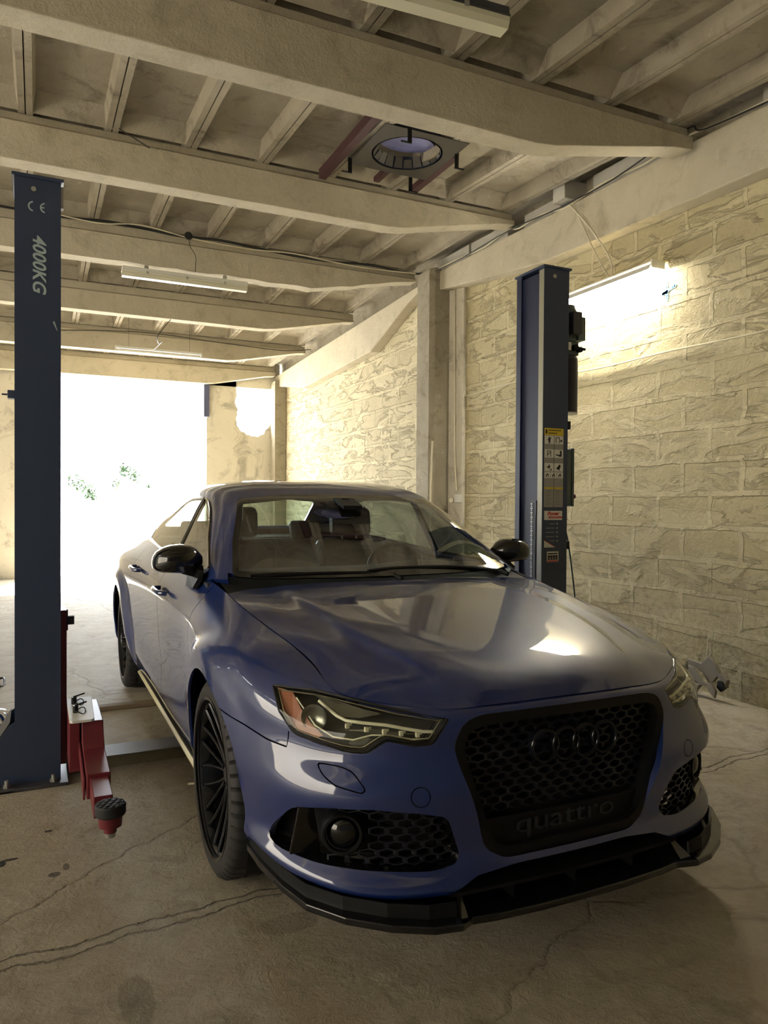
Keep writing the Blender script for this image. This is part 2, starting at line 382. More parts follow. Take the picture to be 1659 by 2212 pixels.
# plastered door head leftover and iron door-jamb piece
mb = MB(); mb.box((1.33, 11.08, 2.87), (1.43, 11.18, 3.46)); tag(build('door_hinge_frame', mb, simple('blue_grey_iron', srgb(88, 92, 122), .6, .4)), 'blue grey iron jamb piece at the top right of the bright doorway', 'door frame')

# ================================================================== SHARED MATERIALS
M['navy'] = simple('navy_powder_coat', srgb(48, 60, 84), .42, 0, .06, 6, .03)
M['blue'] = simple('royal_blue_powder_coat', srgb(8, 20, 56), .5, 0, .06, 6, .03)
M['red'] = simple('dark_red_paint', srgb(102, 30, 40), .45, 0, .15, 9, .05)
M['steel'] = simple('zinc_steel', srgb(178, 178, 172), .35, .8, .1, 20, .05)
M['rail'] = simple('worn_bright_rail', srgb(196, 194, 176), .3, .7, .1, 30, .05)
M['rubber'] = simple('black_rubber', srgb(26, 27, 29), .7, 0, .2, 20, .1)
M['black'] = simple('satin_black_plastic', srgb(11, 12, 15), .5, 0, .1, 30, 0, Specular_IOR_Level=.3)
M['greybox'] = simple('grey_green_enamel', srgb(96, 108, 108), .5, 0, .06, 8, .03)
M['darkgrey'] = simple('dark_grey_plastic', srgb(58, 58, 62), .5, 0, .1, 12, .03)
M['white'] = simple('white_label', srgb(214, 212, 202), .6, 0, .03, 8, 0)
M['grey'] = simple('grey_print', srgb(150, 146, 138), .7, 0, .05, 60, 0)
M['ink'] = simple('black_print', srgb(28, 28, 30), .7, 0, .05, 8, 0)
M['yellow'] = simple('yellow_print', srgb(206, 180, 50), .6, 0, .05, 8, 0)
M['redprint'] = simple('red_print', srgb(188, 44, 40), .6, 0, .05, 8, 0)
M['silverprint'] = simple('silver_lettering', srgb(168, 184, 186), .5, .1, .05, 8, 0)
M['cable_white'] = simple('cream_cable', srgb(206, 198, 170), .6, 0, .1, 20, 0)
M['cable_black'] = simple('black_cable', srgb(26, 26, 28), .5, 0, .1, 20, 0)
M['wood'] = simple('weathered_batten', srgb(122, 106, 84), .85, 0, .25, 14, .4)
# ================================================================== LIFT POSTS
def post(name, label, sx, x0):
    """sx=+1: opening faces +x (left post); column spans x0..x0+.195 ; front face at y=1.157"""
    t = thing(name, label, 'car lift', (x0+.0975, 1.30, 0), 'two-post lift columns')
    W_ = .0975; D0, D1 = -.143, .15
    mb = MB(); th = .006
    # C-shaped channel as an extruded outline (local coordinates), open side = sx
    o = [(-W_, D0), (W_-0, D0), (W_, D0+.052), (W_-th, D0+.052), (W_-th, D0+th), (-W_+th, D0+th), (-W_+th, D1-th), (W_-th, D1-th), (W_-th, D1-.052), (W_, D1-.052), (W_, D1), (-W_, D1)]
    o = [(x*sx, y) for x, y in o]
    mb.prism(o, 2, 0, 2.81)
    build('column', mb, M['navy'], t)
    mb = MB(); mb.box((-W_-.012, D0-.012, 2.81), (W_+.012, D1+.012, 2.825)); build('top_plate', mb, M['navy'], t, bevel=.003)
    mb = MB(); mb.cyl((-.018, D0-.004, 2.762), (-.018, D0+.004, 2.762), .011 if sx > 0 else .013, 20); build('bolt', mb, M['steel'], t, smooth=True)
    # base plate with outriggers
    mb = MB(); mb.box((-.17 if sx > 0 else -.13, D0-.07, 0), (.13 if sx > 0 else .17, D1+.06, .016)); mb.box((-.30 if sx > 0 else .1, D0-.07, 0), (-.1 if sx > 0 else .3, D1+.06, .012))
    build('base_plate', mb, M['darkgrey'], t, bevel=.003)
    for yy in (D0+.004, D1-.012):
        mb = MB(); mb.prism([(-sx*W_, .016), (-sx*W_, .30), (-sx*(W_+.022), .285), (-sx*(W_+.175), .05), (-sx*(W_+.175), .016)], 1, yy, yy+.008)
        build('gusset', mb, M['navy'], t)
    mb = MB(); mb.add([(-sx*(W_+.02), D0+.02, .30), (-sx*(W_+.02), D1-.02, .30), (-sx*(W_+.17), D1-.02, .06), (-sx*(W_+.17), D0+.02, .06), (-sx*(W_+.02), D0+.02, .292), (-sx*(W_+.02), D1-.02, .292), (-sx*(W_+.17), D1-.02, .052), (-sx*(W_+.17), D0+.02, .052)],
        [(0,1,2,3),(7,6,5,4),(0,4,5,1),(1,5,6,2),(2,6,7,3),(3,7,4,0)]); build('cover_plate', mb, M['darkgrey'], t)
    for bx, by in ((.065, D0-.035), (-.13, D0-.035), (.065, D1+.03)):
        mb = MB(); mb.cyl((bx*sx, by, .016), (bx*sx, by, .05), .009, 10); mb.cyl((bx*sx, by, .016), (bx*sx, by, .030), .016, 6); build('anchor_bolt', mb, M['steel'], t)
    return t, D0, D1, W_
L_, D0, D1, W_ = post('lift_post', 'dark navy two-post lift column at the left, CE and 4000KG lettering on its front', 1, -1.535)
f = D0-.0012
# CE mark drawn as its two arcs
def arc_ring(mb, cx, cz, r, w, a0, a1, y, n=28):
    v = []
    for k in range(n+1):
        a = a0+(a1-a0)*k/n
        for rr in (r-w, r): v += [(cx+rr*math.cos(a), y, cz+rr*math.sin(a)), (cx+rr*math.cos(a), y+.0012, cz+rr*math.sin(a))]
    fs = []
    for k in range(n):
        i = 4*k; j = i+4
        fs += [(i, j, j+2, i+2), (i+1, i+3, j+3, j+1), (i, i+1, j+1, j), (i+2, j+2, j+3, i+3)]
    fs += [(0, 2, 3, 1), (4*n, 4*n+1, 4*n+3, 4*n+2)]; mb.add(v, fs)
mb = MB(); arc_ring(mb, -.018, 2.682, .024, .0065, PI*.55, PI*1.45, f); build('ce_mark', mb, M['silverprint'], L_); mb = MB()
arc_ring(mb, .032, 2.682, .024, .0065, PI*.55, PI*1.45, f); mb.box((.012, f, 2.679), (.027, f+.0012, 2.685))
build('ce_mark', mb, M['silverprint'], L_)
build('lettering', text_mb('4000KG', .078, (-.020, f, 2.555), (0, 0, -1), (1, 0, 0), .0012, shear=.28, bold=.0016), M['silverprint'], L_)
mb = MB(); mb.add([(.062, f, 2.158), (.070, f, 2.165), (.084, f, 2.118), (.078, f, 2.125)], [(0,1,2,3)]); build('paint_chip', mb, M['silverprint'], L_)
mb = MB(); mb.box((W_-.001, D0+.02, 2.70), (W_+.012, D0+.06, 2.80)); build('cable_guard', mb, M['white'], L_)
mb = MB(); mb.box((-W_-.03, D0+.03, 1.797), (-W_, D0+.09, 1.835)); mb.cyl((-W_-.055, D0+.06, 1.817), (-W_-.03, D0+.06, 1.817), .004); build('release_lever', mb, M['navy'], L_, bevel=.003)
def carriage(t, sx):
    mb = MB(); mb.box((sx*(W_-.05) if sx > 0 else -(W_+.028), D0+.058, .06), (sx*(W_-.05) if sx < 0 else W_+.028, D1-.058, .80))
    build('carriage', mb, M['red'], t, bevel=.004)
    mb = MB(); a, b = sorted((sx*(W_+.028), sx*(W_+.062))); mb.box((a, D0+.07, .728), (b, D0+.10, .768)); mb.box((a, D0+.075, .70), (a+.006, D0+.095, .80)); build('bump_stop', mb, M['rubber'], t, bevel=.002)
carriage(L_, 1)
# front arm of the left post
ar = MB(); xo = 1.4375
def A(x, y): return (x+xo, y-1.30)   # world -> local helper
ar.prism([(y-1.30, z) for y, z in [(1.27, .345), (.885, .345), (.86, .30), (.80, .245), (.515, .235), (.515, .135), (1.27, .12)]], 0, -1.262+xo, -1.172+xo)
ar.prism([(y-1.30, z) for y, z in [(1.20, .30), (.90, .20), (.55, .12), (.53, .21), (.80, .24)]], 0, -1.274+xo, -1.266+xo)
arm = build('swing_arm', ar, M['red'], L_, bevel=.004)
mb = MB(); mb.box((-1.250+xo, .30-1.30, .140), (-1.182+xo, .60-1.30, .222)); build('arm_extension', mb, M['red'], arm, bevel=.003)
mb = MB(); mb.prism([(-1.312+xo, 1.27-1.3), (-1.312+xo, .872-1.3), (-1.302+xo, .862-1.3), (-1.222+xo, .862-1.3), (-1.210+xo, .874-1.3), (-1.198+xo, 1.26-1.3), (-1.206+xo, 1.275-1.3)], 2, .348, .360)
br_ = build('bracket_plate', mb, M['white'], L_, bevel=.002)
mb = MB(); mb.box((-1.312+xo, .90-1.3, .12), (-1.268+xo, 1.27-1.3, .348)); build('arm_bracket', mb, M['red'], L_, bevel=.003)
for yy in (1.0, 1.16):
    mb = MB(); mb.cyl((-1.282+xo, yy-1.3, .36), (-1.282+xo, yy-1.3, .392), .012, 12)
    mb.tube([(-1.262+xo+.022*math.cos(a), yy-1.3+.045*math.sin(a), .366+.006*math.sin(2*a)) for a in [2*PI*k/20 for k in range(20)]], .0028, 6, closed=True)
    mb.tube([(-1.285+xo, yy-1.3, .392), (-1.255+xo, yy-1.3+.01, .398), (-1.235+xo, yy-1.3+.02, .400)], .004, 6)
    build('locking_pin', mb, M['black'], br_)
px, py = -1.202+xo, .176-1.30
mb = MB(); mb.lathe([(0, .135), (.022, .135), (.022, .155), (.040, .158), (.042, .20), (0, .20)], (px, py, 0), 2, 32); sk = build('pad_socket', mb, M['red'], arm, smooth=True)
mb = MB(); mb.lathe([(0, .198), (.050, .198), (.0535, .203), (.0535, .232), (.050, .238), (.0, .238)], (px, py, 0), 2, 40)
for k in range(7):
    a = 2*PI*k/6; r = .024 if k < 6 else 0
    mb.lathe([(.0, .242), (.008, .242), (.010, .238)], (px+r*math.cos(a), py+r*math.sin(a), 0), 2, 8)
for k in range(12):
    a = 2*PI*k/12; mb.lathe([(.0, .241), (.006, .241), (.008, .238)], (px+.041*math.cos(a), py+.041*math.sin(a), 0), 2, 6)
build('rubber_pad', mb, M['rubber'], sk, smooth=True, angle=30)
mb = MB(); mb.cyl((px, py, .118), (px, py, .136), .018, 16); build('pad_screw', mb, M['steel'], sk, smooth=True)
# ---- right post
R_, D0, D1, W_ = post('lift_post', 'dark navy lift column standing behind the right mirror, safety stickers on its front', -1, 1.440)
carriage(R_, -1)
f = D0-.0014; cx = 1.5375
mb = MB(); mb.box((-W_-.0015, D0+.002, .2), (-W_+.001, D0+.05, 2.80)); build('guide_rail', mb, M['rail'], R_)
mb = MB(); mb.box((-W_-.0015, D1-.05, .2), (-W_+.001, D1-.002, 2.80)); build('rear_lip', mb, M['blue'], R_)
mb = MB(); mb.box((-W_+.010, D0+.006, .1), (-W_+.012, D1-.006, 2.79)); mb.box((W_-.012, D0+.006, .1), (W_-.010, D1-.006, 2.79)); build('inner_face', mb, M['blue'], R_)
mb = MB(); mb.box((-.02, D0+.11, 2.62), (-.01, D0+.2, 2.76)); build('pulley_plate', mb, M['darkgrey'], R_)
# lifting chain hanging inside the channel
mb = MB(); z = .55; k = 0
while z < 1.33:
    w = .011 if k % 2 else .007; mb.box((-W_-.004, D0+.105-w, z), (-W_+.004, D0+.105+w, z+.010)); z += .0145; k += 1
build('chain', mb, M['steel'], R_)
mb = MB(); mb.box((-W_-.004, D0+.06, 1.335), (-W_+.004, D0+.115, 1.345)); mb.box((-W_-.004, D0+.058, 1.25), (-W_+.004, D0+.066, 1.345)); mb.tube([(-W_, D0+.062, .85), (-W_, D0+.062, 1.25)], .004, 6); build('chain_anchor', mb, M['darkgrey'], R_)
# stickers (x local = world-1.5375)
def flat(mb, x0, z0, x1, z1, y): mb.box((x0, y-.0004, z0), (x1, y+.0006, z1))
x0, x1 = 1.437+.014-cx, 1.600-cx
zt, zb_ = 1.803, 1.303
mb = MB(); flat(mb, x0, zb_, x1, zt, f); stk = build('safety_sticker', mb, M['grey'], R_)
for q in ((x0, zt-.045, x1, zt), (x0+.003, 1.418, x0+.077, 1.430), (x0+.085, 1.418, x1-.003, 1.430)):
    mb = MB(); flat(mb, *q, f-.001); build('warning_band', mb, M['yellow'], stk)
mb = MB(); cw = (x1-x0)/2
for r in range(3):
    zz = zt-.05-.05-r*.0865
    for c in range(2): flat(mb, x0+.002+c*cw, zz, x0+cw-.002+c*cw, zz+.052, f-.001)
for c in range(3): flat(mb, x0+.002+c*cw*2/3, 1.487, x0+cw*2/3-.002+c*cw*2/3, 1.525, f-.001)
build('pictogram_panel', mb, M['white'], stk)
mb = MB(); y = f-.002
def poly(pts, ox, oz, s=1.0): mb.prism([(ox+a*s, oz+b*s) for a, b in pts], 1, y-.0004, y+.0006)
c1, c2 = x0+cw/2, x0+cw*1.5; r1, r2, r3 = zt-.074, zt-.1605, zt-.247
poly([(-.006,-.022),(-.002,-.022),(0,-.006),(.003,-.022),(.007,-.022),(.006,.002),(.014,.012),(.012,.016),(.003,.008),(.002,.020),(-.004,.020),(-.005,.008),(-.012,.002),(-.010,-.002),(-.005,.000)], c1, r1)
poly([(-.024,-.020),(-.020,-.020),(-.020,.014),(.002,.014),(.002,-.020),(.006,-.020),(.006,.018),(-.024,.018)], c2, r1)
poly([(.012,-.010),(.026,-.010),(.026,-.002),(.020,.006),(.012,-.002)], c2, r1)
poly([(-.018,-.020),(-.014,-.020),(-.012,.014),(.010,.014),(.010,-.020),(.014,-.020),(.014,.018),(-.016,.018)], c1, r2)
poly([(-.012,-.004),(.010,.010),(.010,.005),(-.012,-.009)], c1, r2)
poly([(-.022,-.012),(.0,-.012),(.0,-.018),(.022,-.018),(.022,.020),(.010,.020),(.010,-.006),(-.022,-.004)], c2, r2)
poly([(-.020,.0),(-.004,.008),(-.002,.016),(.003,.016),(.004,.006),(.014,.008),(.004,.0),(.002,-.012),(-.003,-.012),(-.004,-.001),(-.020,-.004)], c1, r3)
poly([(.008,-.022),(.018,-.022),(.018,-.010),(.014,-.006),(.014,-.016),(.008,-.016)], c1, r3)
poly([(-.016,-.014),(-.004,-.010),(.002,-.020),(.006,-.020),(.008,-.004),(.016,.004),(.014,.014),(.004,.018),(-.004,.006),(-.016,-.004)], c2, r3)
for q in range(3):
    cc = x0+cw/3+q*cw*2/3
    poly([(-.012,-.014),(-.008,-.014),(-.006,.0),(.004,.0),(.006,-.014),(.010,-.014),(.008,.003),(.012,.006),(.002,.008),(.001,.015),(-.003,.015),(-.004,.008),(-.014,.002)], cc, 1.505, .9)
for r in range(3):
    for c in range(2):
        for q in range(3): flat(mb, x0+.006+c*cw, zt-.112-r*.0865-q*.009, x0+cw-.010+c*cw-(q == 2)*.02, zt-.1145-r*.0865-q*.009+.0045-.002, y)
for q in range(2): flat(mb, x0+.03, zt-.016-q*.018, x1-.02-q*.03, zt-.011-q*.018, y)
flat(mb, x0+.008, zt-.035, x0+.02, zt-.010, y)
for q in range(7):
    for c in range(2): flat(mb, x0+.012+c*cw, 1.403-q*.0135, x0+cw-.018+c*cw-(q % 3)*.006, 1.4045-q*.0135, y)
flat(mb, (x0+x1)/2-.0008, zb_, (x0+x1)/2+.0008, zt-.045, f-.0015)
build('pictogram', mb, M['ink'], stk)
# brand and instruction stickers
mb = MB(); flat(mb, x0+.004, 1.222, x1-.004, 1.280, f); lg = build('logo_sticker', mb, M['white'], R_)
mb = text_mb('Power', .034, (x0+.026, f-.0012, 1.252), (1, 0, 0), (0, 0, 1), .001, shear=.35, bold=.0012)
m2 = text_mb('Automotive', .0225, (x0+.034, f-.0012, 1.233), (1, 0, 0), (0, 0, 1), .001, shear=.35, bold=.0008); mb.add(m2.v, m2.f)
build('logo_lettering', mb, M['redprint'], lg)
mb = MB(); flat(mb, x0+.004, 1.048, x1-.02, 1.218, f); ins = build('instruction_sticker', mb, M['navy'], R_)
mb = MB(); mb.prism([(x0+.004, 1.048), (x0+.090, 1.048), (x0+.004, 1.092)], 1, f-.0016, f-.0008); build('sticker_corner', mb, M['white'], ins)
mb = MB(); mb.prism([(x0+.004, 1.092), (x0+.088, 1.050), (x0+.088, 1.054), (x0+.004, 1.096)], 1, f-.0017, f-.0009); build('red_stripe', mb, M['redprint'], ins)
mb = MB()
for q in range(5):
    zq = 1.198-q*.027; flat(mb, x0+.015+(.03 if q in (0, 4) else 0), zq-.002, x0+.085, zq+.002, f-.001); mb.cyl((x0+.105, f-.002, zq), (x0+.105, f, zq), .006, 12)
build('instruction_mark', mb, M['grey'], ins)
mb = MB(); flat(mb, x0+.028, .955, x0+.118, 1.022, f); cs = build('capacity_sticker', mb, M['white'], R_)
mb = MB()
for q in range(4):
    flat(mb, x0+.034+q*.020, .981, x0+.051+q*.020, .998, f-.001); flat(mb, x0+.034+q*.020, .969, x0+.051+q*.020, .979, f-.001)
flat(mb, x0+.034, 1.004, x0+.11, 1.012, f-.0006)
build('capacity_table', mb, M['ink'], cs)
mb = MB(); flat(mb, x0+.030, .957, x0+.116, .965, f-.001); build('red_stripe', mb, M['redprint'], cs)
# hydraulic power unit, tank and motor on the outer side
mb = MB(); mb.cyl((W_+.085, .0, 1.925), (W_+.085, .0, 2.275), .085, 40); mb.lathe([(.085, 2.275), (.080, 2.29), (.05, 2.30), (0, 2.30)], (W_+.085, 0, 0), 2, 40); build('oil_tank', mb, simple('dark_tank_enamel', srgb(30, 30, 46), .35, .1, .05, 8, 0), R_, smooth=True)
mb = MB(); mb.cyl((W_+.085, 0, 1.918), (W_+.085, 0, 1.926), .087, 40); build('tank_rim', mb, M['steel'], R_, smooth=True)
mb = MB(); mb.cyl((W_+.082, 0, 2.39), (W_+.082, 0, 2.60), .075, 36); mb.lathe([(.075, 2.60), (.068, 2.625), (0, 2.63)], (W_+.082, 0, 0), 2, 36)
for k in range(18):
    a = 2*PI*k/18; mb.box((W_+.082+.073*math.cos(a)-.002, .073*math.sin(a)-.002, 2.41), (W_+.082+.080*math.cos(a)+.002, .080*math.sin(a)+.002, 2.59))
build('electric_motor', mb, M['greybox'], R_, smooth=True)
mb = MB(); mb.box((W_+.055, -.125, 2.425), (W_+.125, -.06, 2.57)); build('motor_box', mb, M['darkgrey'], R_, bevel=.006)
mb = MB(); mb.box((W_+.14, -.07, 2.40), (W_+.20, .02, 2.555)); build('capacitor_box', mb, M['greybox'], R_, bevel=.006)
mb = MB(); mb.box((W_+.01, -.06, 2.30), (W_+.15, .05, 2.39)); vb = build('valve_block', mb, M['greybox'], R_, bevel=.004)
mb = MB(); mb.cyl((W_+.10, -.10, 2.345), (W_+.10, -.06, 2.345), .018, 16); mb.cyl((W_+.145, -.09, 2.335), (W_+.145, -.05, 2.335), .018, 16); mb.tube([(W_+.10, -.09, 2.345), (W_+.17, -.10, 2.335)], .009, 8); build('valve_knob', mb, M['black'], vb)
mb = MB(); mb.box((W_+.045, -.075, 2.325), (W_+.075, -.062, 2.365)); build('brass_plug', mb, M['yellow'], vb)
mb = MB(); mb.box((W_-.002, D0+.0, 2.31), (W_+.022, D0+.06, 2.36)); build('mounting_lug', mb, M['white'], R_)
# control cabinet
mb = MB(); mb.box((W_, -.08, 1.315), (W_+.085, .09, 1.68)); cb_ = build('control_box', mb, M['greybox'], R_, bevel=.004)
mb = MB(); mb.box((W_+.085, -.085, 1.308), (W_+.104, .095, 1.688)); build('cabinet_door', mb, M['greybox'], cb_, bevel=.003)
mb = MB(); mb.cyl((W_+.104, -.06, 1.375), (W_+.125, -.06, 1.375), .017, 16); build('stop_button', mb, M['red'], cb_, smooth=True)
for zz in (1.828, 1.06):
    mb = MB(); mb.box((W_, D0+.0, zz-.026), (W_+.024, D0+.06, zz+.026)); build('latch_box', mb, M['black'], R_, bevel=.003)
mb = MB(); mb.tube(bez([(W_+.03, -.05, 1.31), (W_+.05, -.05, 1.20), (W_+.10, -.04, 1.05), (W_+.17, -.02, .72), (W_+.22, .0, .4), (W_+.12, .02, .08)]), .005, 8); build('hydraulic_hose', mb, simple('green_hose', srgb(24, 70, 60), .4, 0, .05, 9, 0), R_, smooth=True)
# channel cover crossing the floor between the posts, and the batten behind it
mb = MB(); mb.box((-1.305, 1.25, 0), (1.30, 1.44, .058)); tag(build('hose_cover', mb, simple('dusty_steel_cover', srgb(104, 96, 76), .6, .15, .3, 14, .5), bevel=.004), 'grey steel channel cover lying across the floor from the left lift post under the car', 'floor cover')
mb = MB(); mb.box((-1.45, 2.30, 0), (1.6, 2.37, .03)); tag(build('wooden_batten', mb, M['wood'], bevel=.006), 'worn wooden batten on the floor behind the steel cover, running under the car', 'plank')
# ================================================================== FLUORESCENT LIGHTS
def emit(name, col, s):
    t = NT(name); t.set(Base_Color=(1, 1, 1, 1), Emission_Color=col, Emission_Strength=s); return t.m
M['tube_on'] = emit('lit_tube', (1, .95, .84, 1), TUBE_W)
M['tube_off'] = simple('unlit_tube_glass', srgb(226, 224, 206), .25, 0, .02, 8, 0)
def plastic_cover():
    t = NT('clear_ribbed_cover'); t.set(Base_Color=srgb(226, 222, 196), Roughness=.35, Transmission_Weight=.25, IOR=1.3); return t.m
M['cover'] = plastic_cover()
def batten_light(name, label, a, b, z, lit=False, housing='darkgrey', w=.05, closed=True, group='fluorescent fittings'):
    """fitting along direction a->b (xy), underside at z"""
    A_, B_ = Vector((a[0], a[1], z)), Vector((b[0], b[1], z)); L = (B_-A_).length; ang = math.atan2(B_.y-A_.y, B_.x-A_.x)
    t = thing(name, label, 'light', tuple((A_+B_)/2), group, ang)
    mb = MB(); h = L/2
    if closed: mb.box((-h, -w, .035), (h, w, .075)); mb.box((-h-.004, -w-.004, .028), (h+.004, w+.004, .040))
    else: mb.box((-h, -.02, .028), (h, .02, .06)); mb.box((-h, -.022, -.02), (-h+.02, .022, .03)); mb.box((h-.02, -.022, -.02), (h, .022, .03))
    build('housing', mb, M[housing], t, bevel=.004)
    for yy in ((-.022, .022) if closed else (0,)):
        mb = MB(); mb.cyl((-h+.03, yy, .010 if closed else 0), (h-.03, yy, .010 if closed else 0), .013, 16); build('tube', mb, M['tube_on'] if lit else M['tube_off'], t, smooth=True)
    if closed and not lit:
        mb = MB(); prof = [(-w, .035), (-w, .005), (-w+.014, -.022), (w-.014, -.022), (w, .005), (w, .035)]
        n = len(prof)
        mb.add([(x, p[0], p[1]) for x in (-h, h) for p in prof], [(i, i+1, n+i+1, n+i) for i in range(n-1)]+[tuple(range(n)), tuple(range(n, 2*n))])
        build('diffuser', mb, M['cover'], t, solid=.002)
        for k in range(-1, 2):
            for sg in (-1, 1):
                mb = MB(); ya, yb = sorted((sg*(w+.001), sg*(w+.007))); mb.box((k*h*.62-.012, ya, .02), (k*h*.62+.012, yb, .045)); build('clip', mb, M['steel'], t)
    return t

lc = batten_light('fluorescent_light', 'long dust-covered fluorescent fitting at the top edge of the picture, above the first big beam', (-.62, .44), (.585, .36), 3.60)
for xx in (-.45, .45):
    mb = MB(); mb.box((xx-.015, -.012, .073), (xx+.015, .012, .385)); build('hanging_strap', mb, M['steel'], lc)
lb = batten_light('fluorescent_light', 'unlit fluorescent fitting with clear cover fixed under the third big beam', (-.67, 5.24), (.60, 5.24), 3.60, housing='white')
for xx in (-.4, .4):
    mb = MB(); mb.box((xx-.02, -.015, .073), (xx+.02, .015, .115)); build('mounting_foot', mb, M['steel'], lb)
lf = batten_light('fluorescent_light', 'slim bare-tube fluorescent batten hanging on two wires near the bright doorway', (-.46, 8.3), (.74, 8.3), 3.42, closed=False, housing='white')
for xx in (-.42, .42):
    mb = MB(); mb.tube([(xx, 0, .06), (xx, .0, .50)], .002, 5); build('hanging_wire', mb, M['cable_black'], lf)
# the lit one, hung on two cables close to the right wall
lw = thing('fluorescent_light', 'glaring lit fluorescent tube fitting hung on the right wall beside the lift column', 'light', (2.74, 2.10, 3.09), 'fluorescent fittings')
mb = MB(); mb.box((-.02, -.56, .03), (.09, .56, .06)); build('housing', mb, M['white'], lw, bevel=.004)
for xx in (.0, .05):
    mb = MB(); mb.cyl((xx, -.54, 0), (xx, .54, 0), .014, 16); build('tube', mb, M['tube_on'], lw, smooth=True)
mb = MB()
mb.add([(-.035, -.565, .03), (-.035, .565, .03), (-.06, .565, -.015), (-.06, -.565, -.015)], [(0,1,2,3)]); mb.box((-.04, -.575, .0), (.09, -.560, .06)); mb.box((-.04, .560, .0), (.09, .575, .06))
build('end_cap', mb, M['white'], lw)
for k, pts in enumerate(([(2.675, 2.40, 3.872), (2.685, 2.33, 3.72), (2.69, 2.21, 3.50), (2.72, 2.10, 3.28), (2.735, 2.02, 3.15)], [(2.672, 2.44, 3.87), (2.66, 2.27, 3.70), (2.69, 2.12, 3.50), (2.72, 2.0, 3.30), (2.735, 1.98, 3.15)])):
    mb = MB(); mb.tube(bez(pts), .006, 6); tag(build('hanging_cable', mb, M['cable_white'], smooth=True), ['cream cable from the wall rafter to the lit tube, the straighter of the pair', 'cream cable from the wall rafter to the lit tube, the one bowing outwards'][k], 'cable', 'cables feeding the lit tube')
# cables along the rafter, across the beam and down the wall
def cable(pts, r, mat, name, label, cat='cable', n=6, group=None):
    mb = MB(); mb.tube(bez(pts, 6), r, n); return tag(build(name, mb, mat, smooth=True), label, cat, group)
cable([(2.69, .3, 3.84), (2.685, .9, 3.872), (2.67, 1.2, 3.90), (2.69, 1.6, 3.882), (2.68, 2.0, 3.905), (2.69, 2.42, 3.885), (2.69, 2.6, 3.89), (2.67, 2.8, 3.925), (2.69, 3.2, 3.93), (2.67, 3.36, 3.96), (2.69, 3.8, 3.935), (2.68, 4.3, 3.96), (2.69, 4.75, 3.985)], .008, M['cable_white'], 'rafter_cable', 'cream cable running along the top edge of the right wall rafter')
cable([(2.66, .2, 3.80), (2.65, 1.0, 3.865), (2.64, 1.16, 3.93), (2.655, 1.9, 3.875), (2.65, 2.42, 3.88), (2.65, 2.6, 3.885), (2.64, 3.3, 3.93), (2.655, 4.1, 3.93), (2.64, 4.7, 3.945), (2.67, 5.0, 4.0)], .006, M['cable_black'], 'rafter_cable', 'thin black cable twisted beside the cream one on the right wall rafter')
cable([(-3.0, 5.14, 4.03), (-1.9, 5.13, 4.05), (-1.24, 5.13, 4.04), (-.74, 5.13, 4.062), (-.1, 5.13, 4.03), (.3, 5.13, 4.05), (.8, 5.13, 4.02), (1.45, 5.12, 4.0), (2.0, 5.12, 4.03), (2.5, 5.1, 4.0), (2.70, 4.98, 4.0)], .012, M['cable_black'], 'beam_cable', 'thick black cable slung along the third big beam')
cable([(-1.3, 5.12, 4.055), (-.9, 5.12, 4.03), (-.5, 5.12, 4.075), (0, 5.12, 4.02), (.6, 5.11, 4.0), (1.1, 5.1, 4.02), (1.8, 5.1, 3.985), (2.55, 5.05, 3.99)], .007, M['cable_white'], 'beam_cable', 'cream cable looped beside the black one on the third big beam')
mb = MB(); mb.lathe([(0, -.02), (.035, -.02), (.042, 0), (.035, .02), (0, .02)], (-.04, 5.10, 4.035), 1, 12); tag(build('junction_box', mb, M['cable_black'], smooth=True), 'round black junction box on the third big beam where the cables meet', 'junction box')
cable([(-.03, 5.12, 4.02), (-.02, 5.12, 3.94), (.04, 5.15, 3.86), (.05, 5.19, 3.78), (.045, 5.19, 3.70)], .003, M['cable_black'], 'thin_wire', 'thin dark wire dropping from the round junction box to the covered fluorescent fitting', 'wire')
cable([(-.92, 3.17, 4.08), (-.80, 3.12, 4.0), (-.69, 3.08, 3.93)], .004, M['cable_black'], 'bare_rebar', 'short bent rod sticking out over the second big beam at the left', 'rod')
cable([(.12, 7.15, 3.66), (.0, 7.05, 3.50), (-.06, 7.1, 3.40), (-.02, 7.3, 3.36), (.06, 7.6, 3.44), (.04, 8.0, 3.43), (.04, 8.24, 3.455)], .005, M['cable_black'], 'thin_wire', 'dark looping wire feeding the slim hanging batten light', 'wire')
cable([(-1.2, 9.1, 3.78), (0, 9.05, 3.86), (1.3, 9.08, 3.82), (2.2, 9.1, 3.80), (2.66, 9.0, 3.84)], .006, M['cable_black'], 'beam_cable', 'sagging black cable in front of the beam nearest the doorway')
# conduit down the wall to the socket box
cable([(2.70, 4.70, 4.0), (2.76, 4.62, 3.95), (2.80, 4.55, 3.80), (2.80, 4.57, 3.68), (2.80, 4.56, 2.6), (2.80, 4.55, 1.9), (2.80, 4.50, 1.46)], .008, M['cable_white'], 'wall_cable', 'cream cable running down the wall beside the pillar to the small socket box')
cable([(2.835, 4.49, 1.44), (2.835, 4.40, 1.62), (2.83, 4.45, 1.9), (2.835, 4.44, 2.44), (2.835, 4.40, 2.50), (2.835, 4.2, 2.50), (2.835, 3.41, 2.52), (2.835, 2.28, 2.466), (2.835, 1.5, 2.47), (2.835, .665, 2.457), (2.835, -.4, 2.5)], .007, M['cable_white'], 'wall_cable', 'cream cable that leaves the socket box and turns right along the blockwork')
sb = thing('socket_box', 'small grey socket box with a plug low on the right wall by the pillar', 'socket', (2.835, 4.47, 1.37))
mb = MB(); mb.box((-.05, -.06, -.045), (.0, .06, .045)); build('box', mb, M['white'], sb, bevel=.006)
